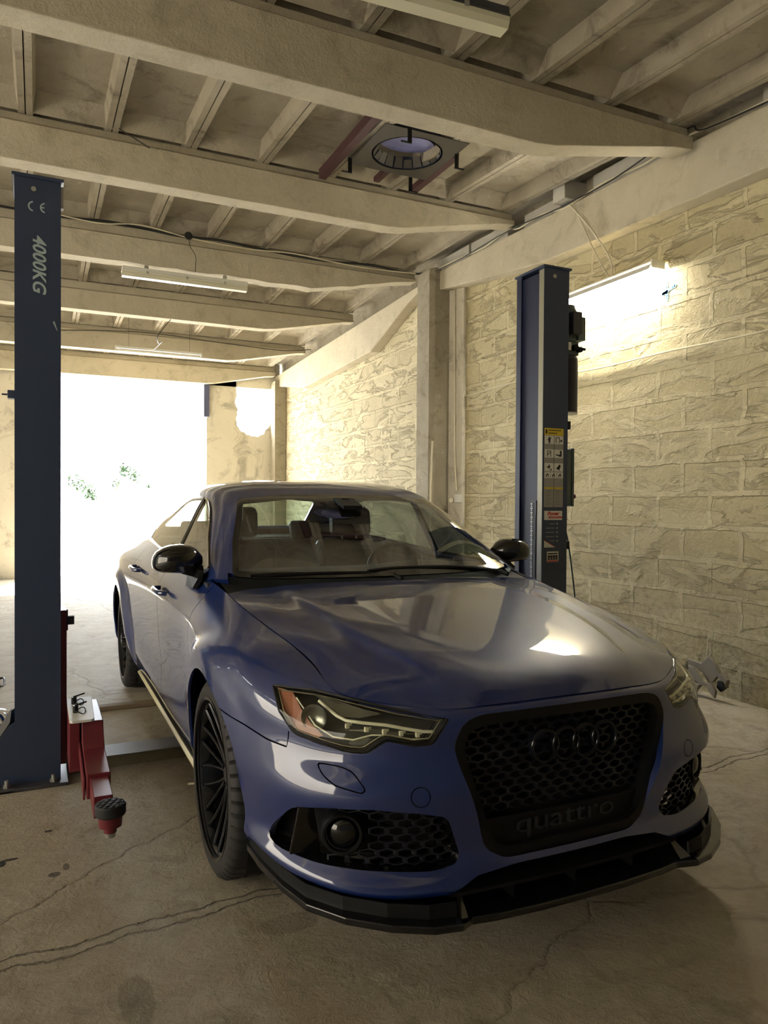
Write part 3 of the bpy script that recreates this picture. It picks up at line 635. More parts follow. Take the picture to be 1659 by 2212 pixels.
mb = MB(); mb.cyl((-.07, .09, -.02), (-.05, .13, -.025), .025, 12); build('plug', mb, M['cable_white'], sb, smooth=True)
mb = MB(); mb.tube([(2.60, 4.70, 2.02), (2.585, 4.70, 1.55), (2.57, 4.70, .02)], .012, 8); tag(build('leaning_pipe', mb, M['cable_white'], smooth=True), 'thin pale pipe leaning against the foot of the pillar behind the car roof', 'pipe')
# blue paint mark and grey patch on the wall
mb = MB(); rng = random.Random(5)
def blob(mb, pts, w):
    for (a, b), (c, d) in zip(pts[:-1], pts[1:]):
        n = 6
        for k in range(n+1):
            t = k/n; y, z = a+(c-a)*t, b+(d-b)*t; r = w*rng.uniform(.75, 1.2)
            mb.add([(XW-.004, y+r*math.cos(q*PI/4), z+r*math.sin(q*PI/4)) for q in range(8)], [tuple(range(8))])
blob(mb, [(1.525, 2.985), (1.515, 2.86)], .014); blob(mb, [(1.56, 2.915), (1.52, 2.925), (1.44, 2.95)], .012)
tag(build('paint_mark', mb, simple('blue_spray_paint', srgb(70, 140, 184), .7)), 'small blue sprayed cross on the wall at the end of the lit tube', 'paint mark')
# ================================================================== EXHAUST VENT IN THE CEILING
v = thing('ceiling_vent', 'square dark metal vent frame with a torn round hole between the first two beams', 'vent', (1.12, 2.45, 3.99))
M['vent'] = simple('dirty_zinc_sheet', srgb(72, 68, 62), .55, .3, .25, 9, .2)
M['rust'] = simple('dark_red_primer', srgb(72, 44, 46), .7, 0, .2, 10, .2)
mb = MB(); n = 40; s = .345; r = .262; ring = []
for k in range(n):
    a = 2*PI*k/n+PI/4; c, d = math.cos(a), math.sin(a); q = s/max(abs(c), abs(d)); ring.append(((r*c, r*d), (q*c, q*d)))
vv = []; ff = []
for (ix, iy), (ox, oy) in ring: vv += [(ix, iy, 0), (ox, oy, 0), (ix, iy, .006), (ox, oy, .006)]
for k in range(n):
    i = 4*k; j = 4*((k+1) % n); ff += [(i, i+1, j+1, j), (i+2, j+2, j+3, i+3), (i, j, j+2, i+2), (i+1, i+3, j+3, j+1)]
mb.add(vv, ff); build('frame_plate', mb, M['vent'], v)
mb = MB(); mb.lathe([(.262, .0), (.262, .10), (.272, .10), (.272, 0)], (0, 0, 0), 2, 40, closed=True); build('collar', mb, M['navy'], v, smooth=True)
for p, q in (((-.46, -.62, .0), (-.40, .70, .075)), ((.34, -.10, .0), (.40, .62, .05)), ((-.40, -.60, .01), (.46, -.54, .07)), ((-.0, .40, .03), (.05, .62, .07))):
    mb = MB(); mb.box(p, q); build('angle_bar', mb, M['rust'], v)
for a, b, sx in ((-.36, .27, -1), (.22, .37, 1), (.345, -.16, 1), (-.16, -.36, -1)):
    mb = MB(); mb.box((a-.016, b-.003, -.10), (a+.016, b+.003, .01)); mb.box((a-.016+(0 if sx > 0 else -.05), b-.003, -.105), (a+.016+(.05 if sx > 0 else 0), b+.012, -.098)); build('hook_bracket', mb, M['black'], v)
mb = MB(); mb.add([(.21*math.cos(2*PI*k/30), .19*math.sin(2*PI*k/30), .075+.03*math.sin(2*PI*k/30)) for k in range(30)], [tuple(range(30))]); build('plastic_sheet', mb, simple('translucent_blue_plastic', srgb(120, 124, 176), .35, 0, .5, 14, .6), v)
for k in range(20):
    mb = MB(); a = 2*PI*k/20; b = a+2*PI/20*.86; r0, r1 = .215, .258; zz = .035+.02*math.sin(5*a)
    mb.add([(r0*math.cos(a), r0*math.sin(a), zz+.04), (r0*math.cos(b), r0*math.sin(b), zz+.04), (r1*math.cos(b), r1*math.sin(b), .008), (r1*math.cos(a), r1*math.sin(a), .008)], [(0,1,2,3)])
    build('torn_flap', mb, M['vent'], v, solid=.002)
# ================================================================== SMALL THINGS ON THE FLOOR
dbr = thing('plastic_car_bracket', 'grey broken plastic bumper bracket lying against the foot of the right wall', 'car part', (2.70, 1.0, 0))
M['grey_pl'] = simple('dusty_grey_plastic', srgb(128, 120, 104), .6, 0, .15, 12, .1)
mb = MB()
mb.prism([(.17, .235), (.05, .225), (-.01, .285), (-.06, .245), (-.10, .19), (-.165, .155), (-.155, .10), (-.12, .085), (-.13, .13), (-.085, .165), (-.05, .12), (-.02, .10), (.04, .165), (.10, .19), (.17, .20)], 0, .02, .05)
mb.prism([(.17, .20), (.10, .19), (.02, .115), (-.02, .10), (-.02, .085), (.03, .085), (.17, .14)], 0, .0, .018)
mb.prism([(.12, .10), (.03, .085), (.06, .02), (.08, .0), (.13, .05)], 0, -.02, .0)
mb.prism([(-.02, .085), (-.06, .12), (-.10, .07), (-.09, .02), (-.05, .05)], 0, -.01, .01)
build('shell', mb, M['grey_pl'], dbr, bevel=.003)
mb = MB(); mb.prism([(-.10, .14), (-.13, .14), (-.155, .10), (-.125, .07), (-.09, .09)], 0, .01, .035); mb.prism([(.14, .135), (.05, .085), (.10, .02), (.15, .03)], 0, .03, .05); build('inner_face', mb, M['black'], dbr)
mb = MB(); mb.tube([(-1.71+.055*math.cos(a), 3.35+.14*math.sin(a), .012+.01*math.sin(3*a)) for a in [2*PI*k/32 for k in range(32)]], .007, 6, closed=True); tag(build('hose_ring', mb, M['black'], smooth=True), 'dark ring of hose lying on the floor at the left edge', 'hose')
hl = thing('hand_lamp', 'white and blue plastic work lamp on the floor left of the left lift post', 'lamp', (-1.62, 2.02, 0))
mb = MB(); mb.prism([(-.09, .0), (.03, .0), (.045, .05), (.02, .135), (-.03, .15), (-.09, .14)], 1, -.05, .06); build('body', mb, simple('deep_blue_plastic', srgb(36, 62, 128), .35), hl, bevel=.008)
mb = MB()
for k in range(3): mb.tube(bez([(-.09+k*.035, -.052, .16), (-.03+k*.035, -.056, .14), (.0+k*.03, -.056, .09), (.01+k*.025, -.054, .06)]), .008, 6)
build('guard', mb, M['white'], hl, smooth=True)
sc = MB(); sc.tube(bez([(-.80, .86, .006), (-.77, .83, .016), (-.72, .845, .02), (-.68, .83, .008)]), .005, 6); tag(build('bent_clip', sc, M['cable_white'], smooth=True), 'small pale bent clip on the floor behind the front wheel', 'clip')
# ================================================================== GREENERY OUTSIDE
def leaf_mat():
    t = NT('dark_green_leaf'); vv = t.coord(); t.set(Base_Color=t.mix(t.noise(vv, 9), srgb(16, 34, 8), srgb(34, 58, 16)), Roughness=.6); return t.m  # leaf green set very dark so it shows against the overexposed yard
M['leaf'] = leaf_mat(); M['bark'] = simple('grey_bark', srgb(120, 108, 92), .9)
def branchy(loc, label, clumps, seed):
    t = thing('young_tree', label, 'tree', (loc[0], loc[1], 0), 'trees in the yard'); rg = random.Random(seed)
    mb = MB(); mb.tube(bez([(0, 0, 0), (.03, 0, .6), (0, 0, 1.2)]), .03, 8, r2=.015); lv = MB()
    for (cx, cz, r, n) in clumps:
        mb.tube(bez([(0, 0, .9), (cx*.5, .1, (cz+.9)/2), (cx, 0, cz)]), .012, 6, r2=.004)
        for k in range(n):
            d = Vector((rg.gauss(0, 1), rg.gauss(0, 1), rg.gauss(0, 1))).normalized()*r*rg.random()**.6
            c = Vector((cx, 0, cz))+d; a = Vector((rg.uniform(-1, 1), rg.uniform(-1, 1), rg.uniform(-1, .3))).normalized(); b = a.orthogonal().normalized(); s = rg.uniform(.045, .085)
            lv.add([c-a*s, c+b*s*.4, c+a*s, c-b*s*.4], [(0,1,2,3)])
    build('trunk', mb, M['bark'], t, smooth=True); o = build('foliage', lv, M['leaf'], t, recalc=False)
    return t
branchy((-.45, 15.0), 'sparse young tree seen through the doorway beside the left lift post', [(-.2, 1.72, .20, 90), (.05, 1.55, .18, 80), (.15, 1.40, .10, 30)], 4)
branchy((.45, 15.2), 'taller sparse young tree seen in the middle of the bright doorway', [(-.1, 2.02, .17, 80), (.15, 1.90, .20, 90), (-.25, 1.7, .12, 36), (.45, 1.66, .08, 20)], 9)

# ================================================================== THE CAR
CAR = thing('car', 'blue sedan with black grille and black multi-spoke wheels parked between the lift columns', 'car', (0, 0, 0))
def paint_mat():
    t = NT('blue_metallic_paint'); v = t.coord()
    fl = t.noise(v, 900, 2, .5)
    t.set(Base_Color=t.mix(fl, srgb(1, 31, 88), srgb(4, 40, 106)), Metallic=.1, Roughness=.45, Coat_Weight=1.0, Coat_Roughness=.012, Coat_IOR=1.72)
    return t.m
M['paint'] = paint_mat()
def glass_mat(name, tint, ior=1.55):
    t = NT(name); t.t.nodes.remove(t.b)
    tr = t.n('ShaderNodeBsdfTransparent'); tr.inputs[0].default_value = tint
    gl = t.n('ShaderNodeBsdfGlossy'); gl.inputs['Roughness'].default_value = .0; gl.inputs[0].default_value = (1, 1, 1, 1)
    f0 = ((ior-1)/(ior+1))**2
    lw = t.n('ShaderNodeLayerWeight'); lw.inputs[0].default_value = .5
    p5 = t.math('POWER', lw.outputs['Facing'], 4.2)
    mx = t.n('ShaderNodeMixShader'); t.l(t.math('ADD', t.math('MULTIPLY', p5, 1-f0), f0), mx.inputs[0]); t.l(tr.outputs[0], mx.inputs[1]); t.l(gl.outputs[0], mx.inputs[2]); t.l(mx.outputs[0], t.out.inputs[0])
    return t.m
M['windscreen'] = glass_mat('windscreen_glass', (.76, .87, .83, 1), 2.3)
M['sideglass'] = glass_mat('tinted_side_glass', (.30, .33, .31, 1), 1.8)
M['lens'] = glass_mat('headlamp_lens', (.90, .92, .88, 1), 1.4)
M['gloss'] = simple('gloss_black', srgb(8, 9, 12), .12, 0, .05, 10, 0, Coat_Weight=.6)
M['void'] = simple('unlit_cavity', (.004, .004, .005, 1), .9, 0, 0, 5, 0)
M['chrome'] = simple('bright_trim', srgb(200, 196, 180), .18, 1, .03, 10, 0)
M['reflector'] = simple('headlamp_reflector', srgb(150, 150, 142), .22, .85, .2, 22, .15)
M['lampgrey'] = simple('headlamp_bezel', srgb(78, 78, 74), .3, .5, .1, 12, 0)
M['amber'] = simple('amber_reflector', srgb(150, 84, 52), .3, 0, .2, 40, .2)
M['led'] = simple('led_lens', srgb(236, 232, 205), .15, 0, .02, 10, 0)
M['tyre'] = simple('dusty_tyre_rubber', srgb(34, 34, 35), .7, 0, .18, 14, .12)
M['rim'] = simple('satin_black_alloy', srgb(30, 32, 38), .24, .6, .08, 8, 0, Coat_Weight=.4)
M['disc'] = simple('brake_disc_steel', srgb(96, 96, 98), .4, .8, .1, 10, 0)
M['seat'] = simple('black_leather', srgb(30, 30, 34), .5, 0, .1, 20, .1)
M['cabin'] = simple('cabin_trim', srgb(44, 46, 52), .7, 0, .1, 20, .05)
M['headliner'] = simple('pale_headliner', srgb(150, 148, 140), .9, 0, .05, 20, 0)
def nspline(t, P, tt):
    t=np.asarray(t,float); P=np.asarray(P,float); n=len(t)
    h=np.diff(t); A=np.zeros((n,n)); b=np.zeros((n,)+P.shape[1:])
    A[0,0]=A[-1,-1]=1
    for i in range(1,n-1):
        A[i,i-1]=h[i-1]; A[i,i]=2*(h[i-1]+h[i]); A[i,i+1]=h[i]
        b[i]=6*((P[i+1]-P[i])/h[i]-(P[i]-P[i-1])/h[i-1])
    M=np.linalg.solve(A,b.reshape(n,-1)).reshape(b.shape)
    tt=np.asarray(tt,float); k=np.clip(np.searchsorted(t,tt)-1,0,n-2)
    sh=(-1,)+(1,)*(P.ndim-1)
    hh=h[k].reshape(sh); a=((t[k+1]-tt)).reshape(sh)/hh; c=((tt-t[k])).reshape(sh)/hh
    return a*P[k]+c*P[k+1]+((a**3-a)*M[k]+(c**3-c)*M[k+1])*hh**2/6
def chord(P):
    d=np.linalg.norm(np.diff(P,axis=1),axis=2).mean(axis=0)
    return np.concatenate([[0],np.cumsum(d)])
def grid(T, ns, nt):
    """T[s,t,3] control points -> dense surface grid through them"""
    T=np.asarray(T,float)
    ts=chord(T.transpose(1,0,2)); tt=chord(T)
    us=np.concatenate([np.linspace(ts[i],ts[i+1],max(1,int(round((ts[i+1]-ts[i])/ns))),endpoint=False) for i in range(len(ts)-1)]+[[ts[-1]]])
    ut=np.concatenate([np.linspace(tt[i],tt[i+1],max(1,int(round((tt[i+1]-tt[i])/nt))),endpoint=False) for i in range(len(tt)-1)]+[[tt[-1]]])
    G=nspline(ts,T,us); G=nspline(tt,G.transpose(1,0,2),ut).transpose(1,0,2)
    return G
BASE=[(0,-.905),(.20,-.90),(.38,-.885),(.52,-.855),(.64,-.80),(.745,-.70),(.812,-.58),(.852,-.45),(.878,-.30),(.89,-.12),(.89,.08),(.885,.30),(.875,.48),(.87,.75),(.875,1.2),(.88,1.7),(.89,2.15),(.90,2.5),(.905,2.9),(.895,3.25),(.865,3.55),(.785,3.80),(.60,3.95),(.30,4.01),(0,4.02)]
def shell_table():
    B=np.array(BASE); n=len(B)
    t=np.gradient(B,axis=0); N=np.stack([-t[:,1],t[:,0]],1)*-1
    N/=np.linalg.norm(N,axis=1)[:,None]
    # outward normal: make N point outwards
    for i in range(n):
        if np.dot(N[i],B[i]-np.array([0,1.5]))<0: N[i]*=-1
    N[0]=(0,-1); N[-1]=(0,1)
    #        s:0    1    2    3    4    5    6    7    8    9    10   11   12   13   14   15   16   17   18   19   20   21   22   23   24
    rows=[
     ([.235,.235,.235,.235,.24,.25,.265,.27,.22,.20,.20,.20,.20,.20,.20,.20,.20,.20,.20,.22,.25,.27,.28,.28,.28],
      [.030,.030,.030,.030,.03,.03,.03,.04,.06,.08,.08,.075,.07,.065,.065,.07,.08,.08,.08,.06,.04,.03,.03,.03,.03]),
     ([.262,.262,.262,.262,.27,.285,.30,.305,.27,.26,.26,.26,.26,.26,.26,.26,.26,.26,.26,.28,.30,.32,.33,.33,.33],
      [-.02,-.02,-.02,-.022,-.022,-.02,-.015,.0,.03,.045,.045,.042,.04,.04,.04,.045,.05,.05,.045,.02,.0,.0,.0,.0,.0]),
     ([.32,.32,.32,.32,.325,.335,.345,.345,.34,.34,.34,.34,.34,.34,.34,.34,.34,.34,.34,.36,.38,.40,.40,.40,.40],
      [.008,.008,.008,.008,.006,.004,.004,.008,.02,.025,.025,.025,.022,.02,.02,.022,.025,.03,.025,.01,.0,.0,.0,.0,.0]),
     ([.43,.43,.43,.43,.43,.43,.43,.43,.45,.47,.47,.47,.47,.47,.47,.47,.47,.47,.47,.48,.5,.5,.5,.5,.5],
      [.0,.0,.0,.0,.0,.0,.0,.002,.01,.012,.012,.015,.02,.02,.02,.02,.015,.012,.01,.005,.0,.0,.0,.0,.0]),
     ([.525,.525,.525,.525,.53,.53,.535,.54,.58,.60,.60,.60,.60,.60,.61,.62,.62,.62,.62,.62,.62,.62,.62,.62,.62],
      [-.010,-.010,-.012,-.014,-.018,-.022,-.014,.0,.004,.004,.004,.004,.006,.008,.008,.006,.004,.002,.0,.0,.0,-.01,-.02,-.02,-.02]),
     ([.61,.61,.61,.61,.615,.62,.635,.65,.69,.71,.71,.71,.72,.73,.74,.75,.76,.76,.76,.76,.76,.76,.76,.76,.76],
      [.006,.006,.007,.010,.013,.014,.014,.012,.006,.0,.0,.0,.0,.0,.0,.0,.0,.0,.0,.0,.0,.0,.01,.01,.01]),
     ([.68,.68,.68,.68,.685,.69,.715,.745,.785,.81,.825,.84,.85,.86,.88,.895,.905,.915,.92,.92,.92,.91,.90,.90,.90],
      [.012,.012,.014,.018,.022,.024,.026,.024,.018,.014,.010,.008,.006,.004,.004,.004,.006,.008,.008,.010,.012,.015,.02,.02,.02]),
    ]
    T=[]
    for z,d in rows:
        z=np.array(z); d=np.array(d); P=B-N*d[:,None]
        T.append(np.column_stack([P,z]))
    j7=[(0,-.888,.735),(.2,-.883,.733),(.375,-.868,.728),(.495,-.83,.727),(.60,-.77,.733),(.692,-.67,.742),(.742,-.54,.778),(.772,-.40,.812),(.80,-.26,.840),(.818,-.11,.862),(.823,.09,.885),(.822,.30,.905),(.823,.48,.92),(.828,.75,.935),(.833,1.2,.955),(.835,1.7,.975),(.835,2.15,.99),(.828,2.5,1.005),(.82,2.9,1.015),(.80,3.25,1.015),(.76,3.55,1.005),(.68,3.79,.995),(.52,3.95,.985),(.28,3.99,.98),(0,4.0,.98)]
    j8=[(0,-.862,.752),(.2,-.858,.750),(.36,-.845,.747),(.46,-.808,.750),(.56,-.745,.760),(.65,-.655,.776),(.662,-.50,.812),(.677,-.335,.85),(.70,-.20,.876),(.722,-.08,.90),(.742,.12,.93),(.752,.30,.958),(.765,.48,.982),(.785,.75,.997),(.79,1.2,1.015),(.79,1.7,1.04),(.783,2.15,1.065),(.768,2.5,1.085),(.748,2.9,1.098),(.715,3.25,1.10),(.68,3.55,1.095),(.61,3.76,1.09),(.45,3.90,1.085),(.25,3.95,1.085),(0,3.97,1.085)]
    T.append(np.array(j7)); T.append(np.array(j8))
    return np.array(T).transpose(1,0,2)   # [s,j,3]
def flare(G):
    G=G.copy()
    for cy,a in ((0,.026),(2.912,.03)):
        r=np.hypot(G[...,1]-cy,G[...,2]-.345)
        w=np.clip((.520-r)/.075,0,1); w=w*w*(3-2*w)
        w*=np.where(G[...,0]>.55,1,0)
        q=np.clip((G[...,1]+.46)/.32,0,1) if cy==0 else 1.0
        G[...,0]+=a*w*np.clip((G[...,2]-.15)/.3,0,1)*(q*q*(3-2*q) if cy==0 else 1.0)
    return G
def shell(): return flare(grid(shell_table(),.022,.013))
HOOD=[ # rows from cowl to nose, lateral X: centre -> gap line
 [(0,.33,.985),(.22,.333,.984),(.50,.350,.976),(.56,.355,.970),(.65,.355,.966),(.752,.30,.958)],
 [(0,.12,.963),(.22,.12,.962),(.50,.12,.956),(.540,.12,.947),(.65,.12,.942),(.742,.12,.930)],
 [(0,-.10,.937),(.22,-.10,.936),(.49,-.10,.930),(.528,-.10,.917),(.635,-.09,.910),(.718,-.10,.896)],
 [(0,-.33,.906),(.21,-.33,.905),(.465,-.33,.897),(.500,-.33,.882),(.605,-.33,.869),(.677,-.335,.85)],
 [(0,-.52,.877),(.20,-.52,.876),(.425,-.51,.867),(.458,-.50,.853),(.575,-.50,.834),(.662,-.50,.812)],
 [(0,-.70,.842),(.19,-.69,.841),(.37,-.675,.833),(.400,-.668,.824),(.54,-.655,.803),(.650,-.655,.776)],
 [(0,-.815,.800),(.18,-.808,.799),(.32,-.79,.794),(.40,-.768,.786),(.49,-.738,.778),(.56,-.745,.760)],
 [(0,-.872,.752),(.16,-.869,.751),(.26,-.860,.750),(.34,-.852,.748),(.41,-.835,.748),(.46,-.808,.750)]]
def pchip(t,P,tt):
    t=np.asarray(t,float); h=np.diff(t); d=np.diff(P,axis=0)/h.reshape((-1,)+(1,)*(P.ndim-1))
    m=np.zeros_like(P); m[0]=d[0]; m[-1]=d[-1]
    for i in range(1,len(t)-1):
        w1=2*h[i]+h[i-1]; w2=h[i]+2*h[i-1]; pos=d[i-1]*d[i]>0
        m[i]=np.where(pos,(w1+w2)/(w1/np.where(pos,d[i-1],1)+w2/np.where(pos,d[i],1)),0)
    k=np.clip(np.searchsorted(t,tt)-1,0,len(t)-2); sh=(-1,)+(1,)*(P.ndim-1); hk=h[k].reshape(sh); u=((tt-t[k])).reshape(sh)/hk
    return (2*u**3-3*u**2+1)*P[k]+(u**3-2*u**2+u)*hk*m[k]+(-2*u**3+3*u**2)*P[k+1]+(u**3-u**2)*hk*m[k+1]
def hood():
    T=np.array(HOOD); ts=chord(T.transpose(1,0,2)); tt=chord(T)
    us=np.concatenate([np.linspace(ts[i],ts[i+1],max(2,int(round((ts[i+1]-ts[i])/.02))),endpoint=False) for i in range(len(ts)-1)]+[[ts[-1]]])
    ut=np.concatenate([np.linspace(tt[i],tt[i+1],max(3,int(round((tt[i+1]-tt[i])/.02))),endpoint=False) for i in range(len(tt)-1)]+[[tt[-1]]])
    Gd=nspline(ts,T,us); return pchip(tt,Gd.transpose(1,0,2),ut).transpose(1,0,2)
GH=[
 [(0,.33,.985),(0,.66,1.19),(0,1.02,1.375),(0,1.25,1.435),(0,1.6,1.455),(0,2.1,1.445),(0,2.55,1.395),(0,2.95,1.27),(0,3.35,1.12)],
 [(.30,.345,.987),(.30,.665,1.19),(.28,1.02,1.372),(.27,1.25,1.43),(.26,1.6,1.45),(.26,2.1,1.44),(.26,2.55,1.39),(.28,2.95,1.267),(.3,3.35,1.12)],
 [(.60,.40,.992),(.56,.70,1.187),(.47,1.03,1.361),(.45,1.25,1.418),(.44,1.6,1.438),(.44,2.1,1.428),(.44,2.55,1.378),(.48,2.95,1.255),(.53,3.35,1.115)],
 [(.715,.45,.997),(.638,.745,1.18),(.55,1.04,1.346),(.528,1.25,1.402),(.52,1.6,1.423),(.515,2.1,1.412),(.512,2.55,1.362),(.56,2.95,1.238),(.61,3.35,1.11)],
 [(.758,.50,.998),(.70,.80,1.150),(.622,1.09,1.305),(.606,1.28,1.36),(.60,1.62,1.388),(.596,2.1,1.378),(.594,2.55,1.322),(.625,2.95,1.21),(.66,3.35,1.105)],
 [(.768,.53,.995),(.745,.85,1.075),(.71,1.12,1.170),(.702,1.3,1.20),(.70,1.64,1.225),(.697,2.1,1.23),(.69,2.55,1.215),(.685,2.95,1.15),(.69,3.35,1.103)],
 [(.775,.56,.990),(.788,.87,1.0),(.792,1.15,1.012),(.792,1.33,1.02),(.792,1.66,1.037),(.787,2.1,1.062),(.768,2.55,1.087),(.748,2.95,1.098),(.712,3.35,1.10)]]
def greenhouse(): return grid(np.array(GH).transpose(1,0,2),.025,.02)
TR=[[(0,3.35,1.12),(.3,3.35,1.12),(.53,3.35,1.115),(.712,3.33,1.10)],
    [(0,3.6,1.105),(.28,3.6,1.105),(.50,3.6,1.102),(.672,3.56,1.095)],
    [(0,3.82,1.098),(.26,3.81,1.098),(.46,3.78,1.097),(.61,3.76,1.09)],
    [(0,3.97,1.085),(.25,3.95,1.085),(.35,3.93,1.085),(.45,3.90,1.085)]]
def trunk(): return grid(np.array(TR),.03,.03)

# ---------- cutting tools: project an outline through a surface and split it there
def sect(poly, a, b, rad=0):
    return poly
def knife(bm, pts, ax, filt, closed=True):
    """cut bm along the projection of 2D polyline pts; ax = the two coordinate axes used"""
    n = len(pts); other = ({0, 1, 2}-set(ax)).pop()
    for i in range(n if closed else n-1):
        a = pts[i]; b = pts[(i+1) % n]
        x0, x1 = sorted((a[0], b[0])); y0, y1 = sorted((a[1], b[1])); e = 1e-4
        fs = []
        for f in bm.faces:
            vs = [v.co for v in f.verts]
            xs = [c[ax[0]] for c in vs]
            if max(xs) < x0-e or min(xs) > x1+e: continue
            yy = [c[ax[1]] for c in vs]
            if max(yy) < y0-e or min(yy) > y1+e: continue
            if filt(f.calc_center_median()): fs.append(f)
        if not fs: continue
        d = [0, 0, 0]; d[ax[0]] = b[0]-a[0]; d[ax[1]] = b[1]-a[1]
        k = [0, 0, 0]; k[other] = 1
        no = Vector(d).cross(Vector(k))
        if no.length < 1e-9: continue
        co = [0, 0, 0]; co[ax[0]] = a[0]; co[ax[1]] = a[1]
        geom = set(fs)
        for f in fs: geom.update(f.edges); geom.update(f.verts)
        bmesh.ops.bisect_plane(bm, geom=list(geom), dist=1e-6, plane_co=Vector(co), plane_no=no.normalized())
def inside(p, poly):
    x, y = p; r = False; n = len(poly); j = n-1
    for i in range(n):
        xi, yi = poly[i]; xj, yj = poly[j]
        if (yi > y) != (yj > y) and x < (xj-xi)*(y-yi)/(yj-yi)+xi: r = not r
        j = i
    return r
def band(pts, w):
    """closed thin strip of half-width w around a 2D polyline"""
    P = [Vector(p) for p in pts]; L = []; R = []
    for i, p in enumerate(P):
        d = (P[min(i+1, len(P)-1)]-P[max(i-1, 0)]).normalized(); n = Vector((-d.y, d.x))
        L.append(tuple(p+n*w)); R.append(tuple(p-n*w))
    return L+R[::-1]
def round_poly(poly, r, n=4):
    out = []; m = len(poly)
    for i in range(m):
        p0, p, p1 = Vector(poly[i-1]), Vector(poly[i]), Vector(poly[(i+1) % m])
        rr = min(r, (p-p0).length*.45, (p-p1).length*.45)
        a = p+(p0-p).normalized()*rr; b = p+(p1-p).normalized()*rr
        for k in range(n+1):
            t = k/n; out.append(tuple(a*(1-t)**2+p*2*t*(1-t)+b*t*t))
    return out
def outset(poly, w):
    n = len(poly); out = []; area = sum(poly[i][0]*poly[(i+1) % n][1]-poly[(i+1) % n][0]*poly[i][1] for i in range(n)); s = 1 if area > 0 else -1
    for i in range(n):
        d = (Vector(poly[(i+1) % n])-Vector(poly[i-1])).normalized(); out.append((poly[i][0]+s*d.y*w, poly[i][1]-s*d.x*w))
    return out
def circle(cx, cy, r, n=40): return [(cx+r*math.cos(2*PI*k/n), cy+r*math.sin(2*PI*k/n)) for k in range(n)]
# outlines on the front (x, z)
HEAD = round_poly([(.795,.776),(.70,.778),(.65,.773),(.534,.752),(.400,.729),(.450,.660),(.500,.657),(.573,.674),(.622,.638),(.665,.638),(.722,.650),(.775,.664),(.800,.715)], .011, 3)
GRILLE = round_poly([(-.3,.737),(.310,.733),(.362,.715),(.392,.655),(.380,.598),(.292,.350),(.235,.318),(-.3,.318)], .025, 4)
INTAKE = round_poly([(.790,.474),(.728,.494),(.625,.500),(.507,.486),(.422,.466),(.404,.429),(.371,.348),(.385,.325),(.453,.314),(.615,.322),(.729,.326),(.826,.335)], .022, 3)
WASHER = round_poly([(.735,.603),(.687,.602),(.660,.592),(.636,.551),(.645,.541),(.705,.555),(.728,.576)], .012, 3)
TOW = circle(.497, .528, .026, 24)
LOWER = round_poly([(-.4,.302),(.20,.302),(.33,.292),(.405,.262),(.43,.20),(-.4,.20)], .012, 3)
# outlines on the side (y, z)
def arch(cy, r=.385): return [(cy+r*math.cos(a), .345+r*math.sin(a)) for a in [2*PI*k/64 for k in range(64)]]
GAPS_YZ = {
 'fender_bumper': [(-.20,.655),(-.30,.645),(-.42,.633),(-.516,.625),(-.600,.624),(-.600,.668)],
 'front_door': [(.475,.995),(.462,.93),(.455,.80),(.462,.60),(.478,.42),(.485,.285)],
 'mid_door': [(1.325,1.03),(1.325,.80),(1.322,.5),(1.32,.285)],
 'rear_door': [(2.30,1.09),(2.28,.98),(2.32,.90),(2.36,.80),(2.42,.745)],
 'rear_door_low': [(2.505,.33),(2.44,.30),(2.43,.26)],
 'sill': [(.375,.285),(.5,.285),(1.5,.285),(2.5,.285),(2.56,.285)],
 'rear_bumper': [(3.25,.62),(3.42,.66),(3.6,.70),(3.70,.80),(3.72,.90)]}
sh = MB(); sh.grid(shell()); bm = bmesh.new()
vs = [bm.verts.new(v) for v in sh.v]
for q in sh.f: bm.faces.new([vs[i] for i in q])
front = lambda c: c.y < -.36 and c.x > -.01
side = lambda c: c.x > .5 and c.y > -.9
for pl in (HEAD, GRILLE, INTAKE, LOWER): knife(bm, pl, (0, 2), front)
fz = lambda c: c.y < -.5
LOOPS = [(outset(p, w), outset(p, -w)) for p, w in ((WASHER, .0017), (TOW, .0013))]
for a_, b_ in LOOPS: knife(bm, a_, (0, 2), fz); knife(bm, b_, (0, 2), fz)
for c in (0, 2.912): knife(bm, arch(c), (1, 2), lambda q, c=c: q.x > .5 and abs(q.y-c) < .5)
for k, g in GAPS_YZ.items(): knife(bm, band(g, .0025), (1, 2), side)
HL_RIM = None
bins = {}
gb = {k: band(g, .0026) for k, g in GAPS_YZ.items()}
arches = [arch(0), arch(2.912)]
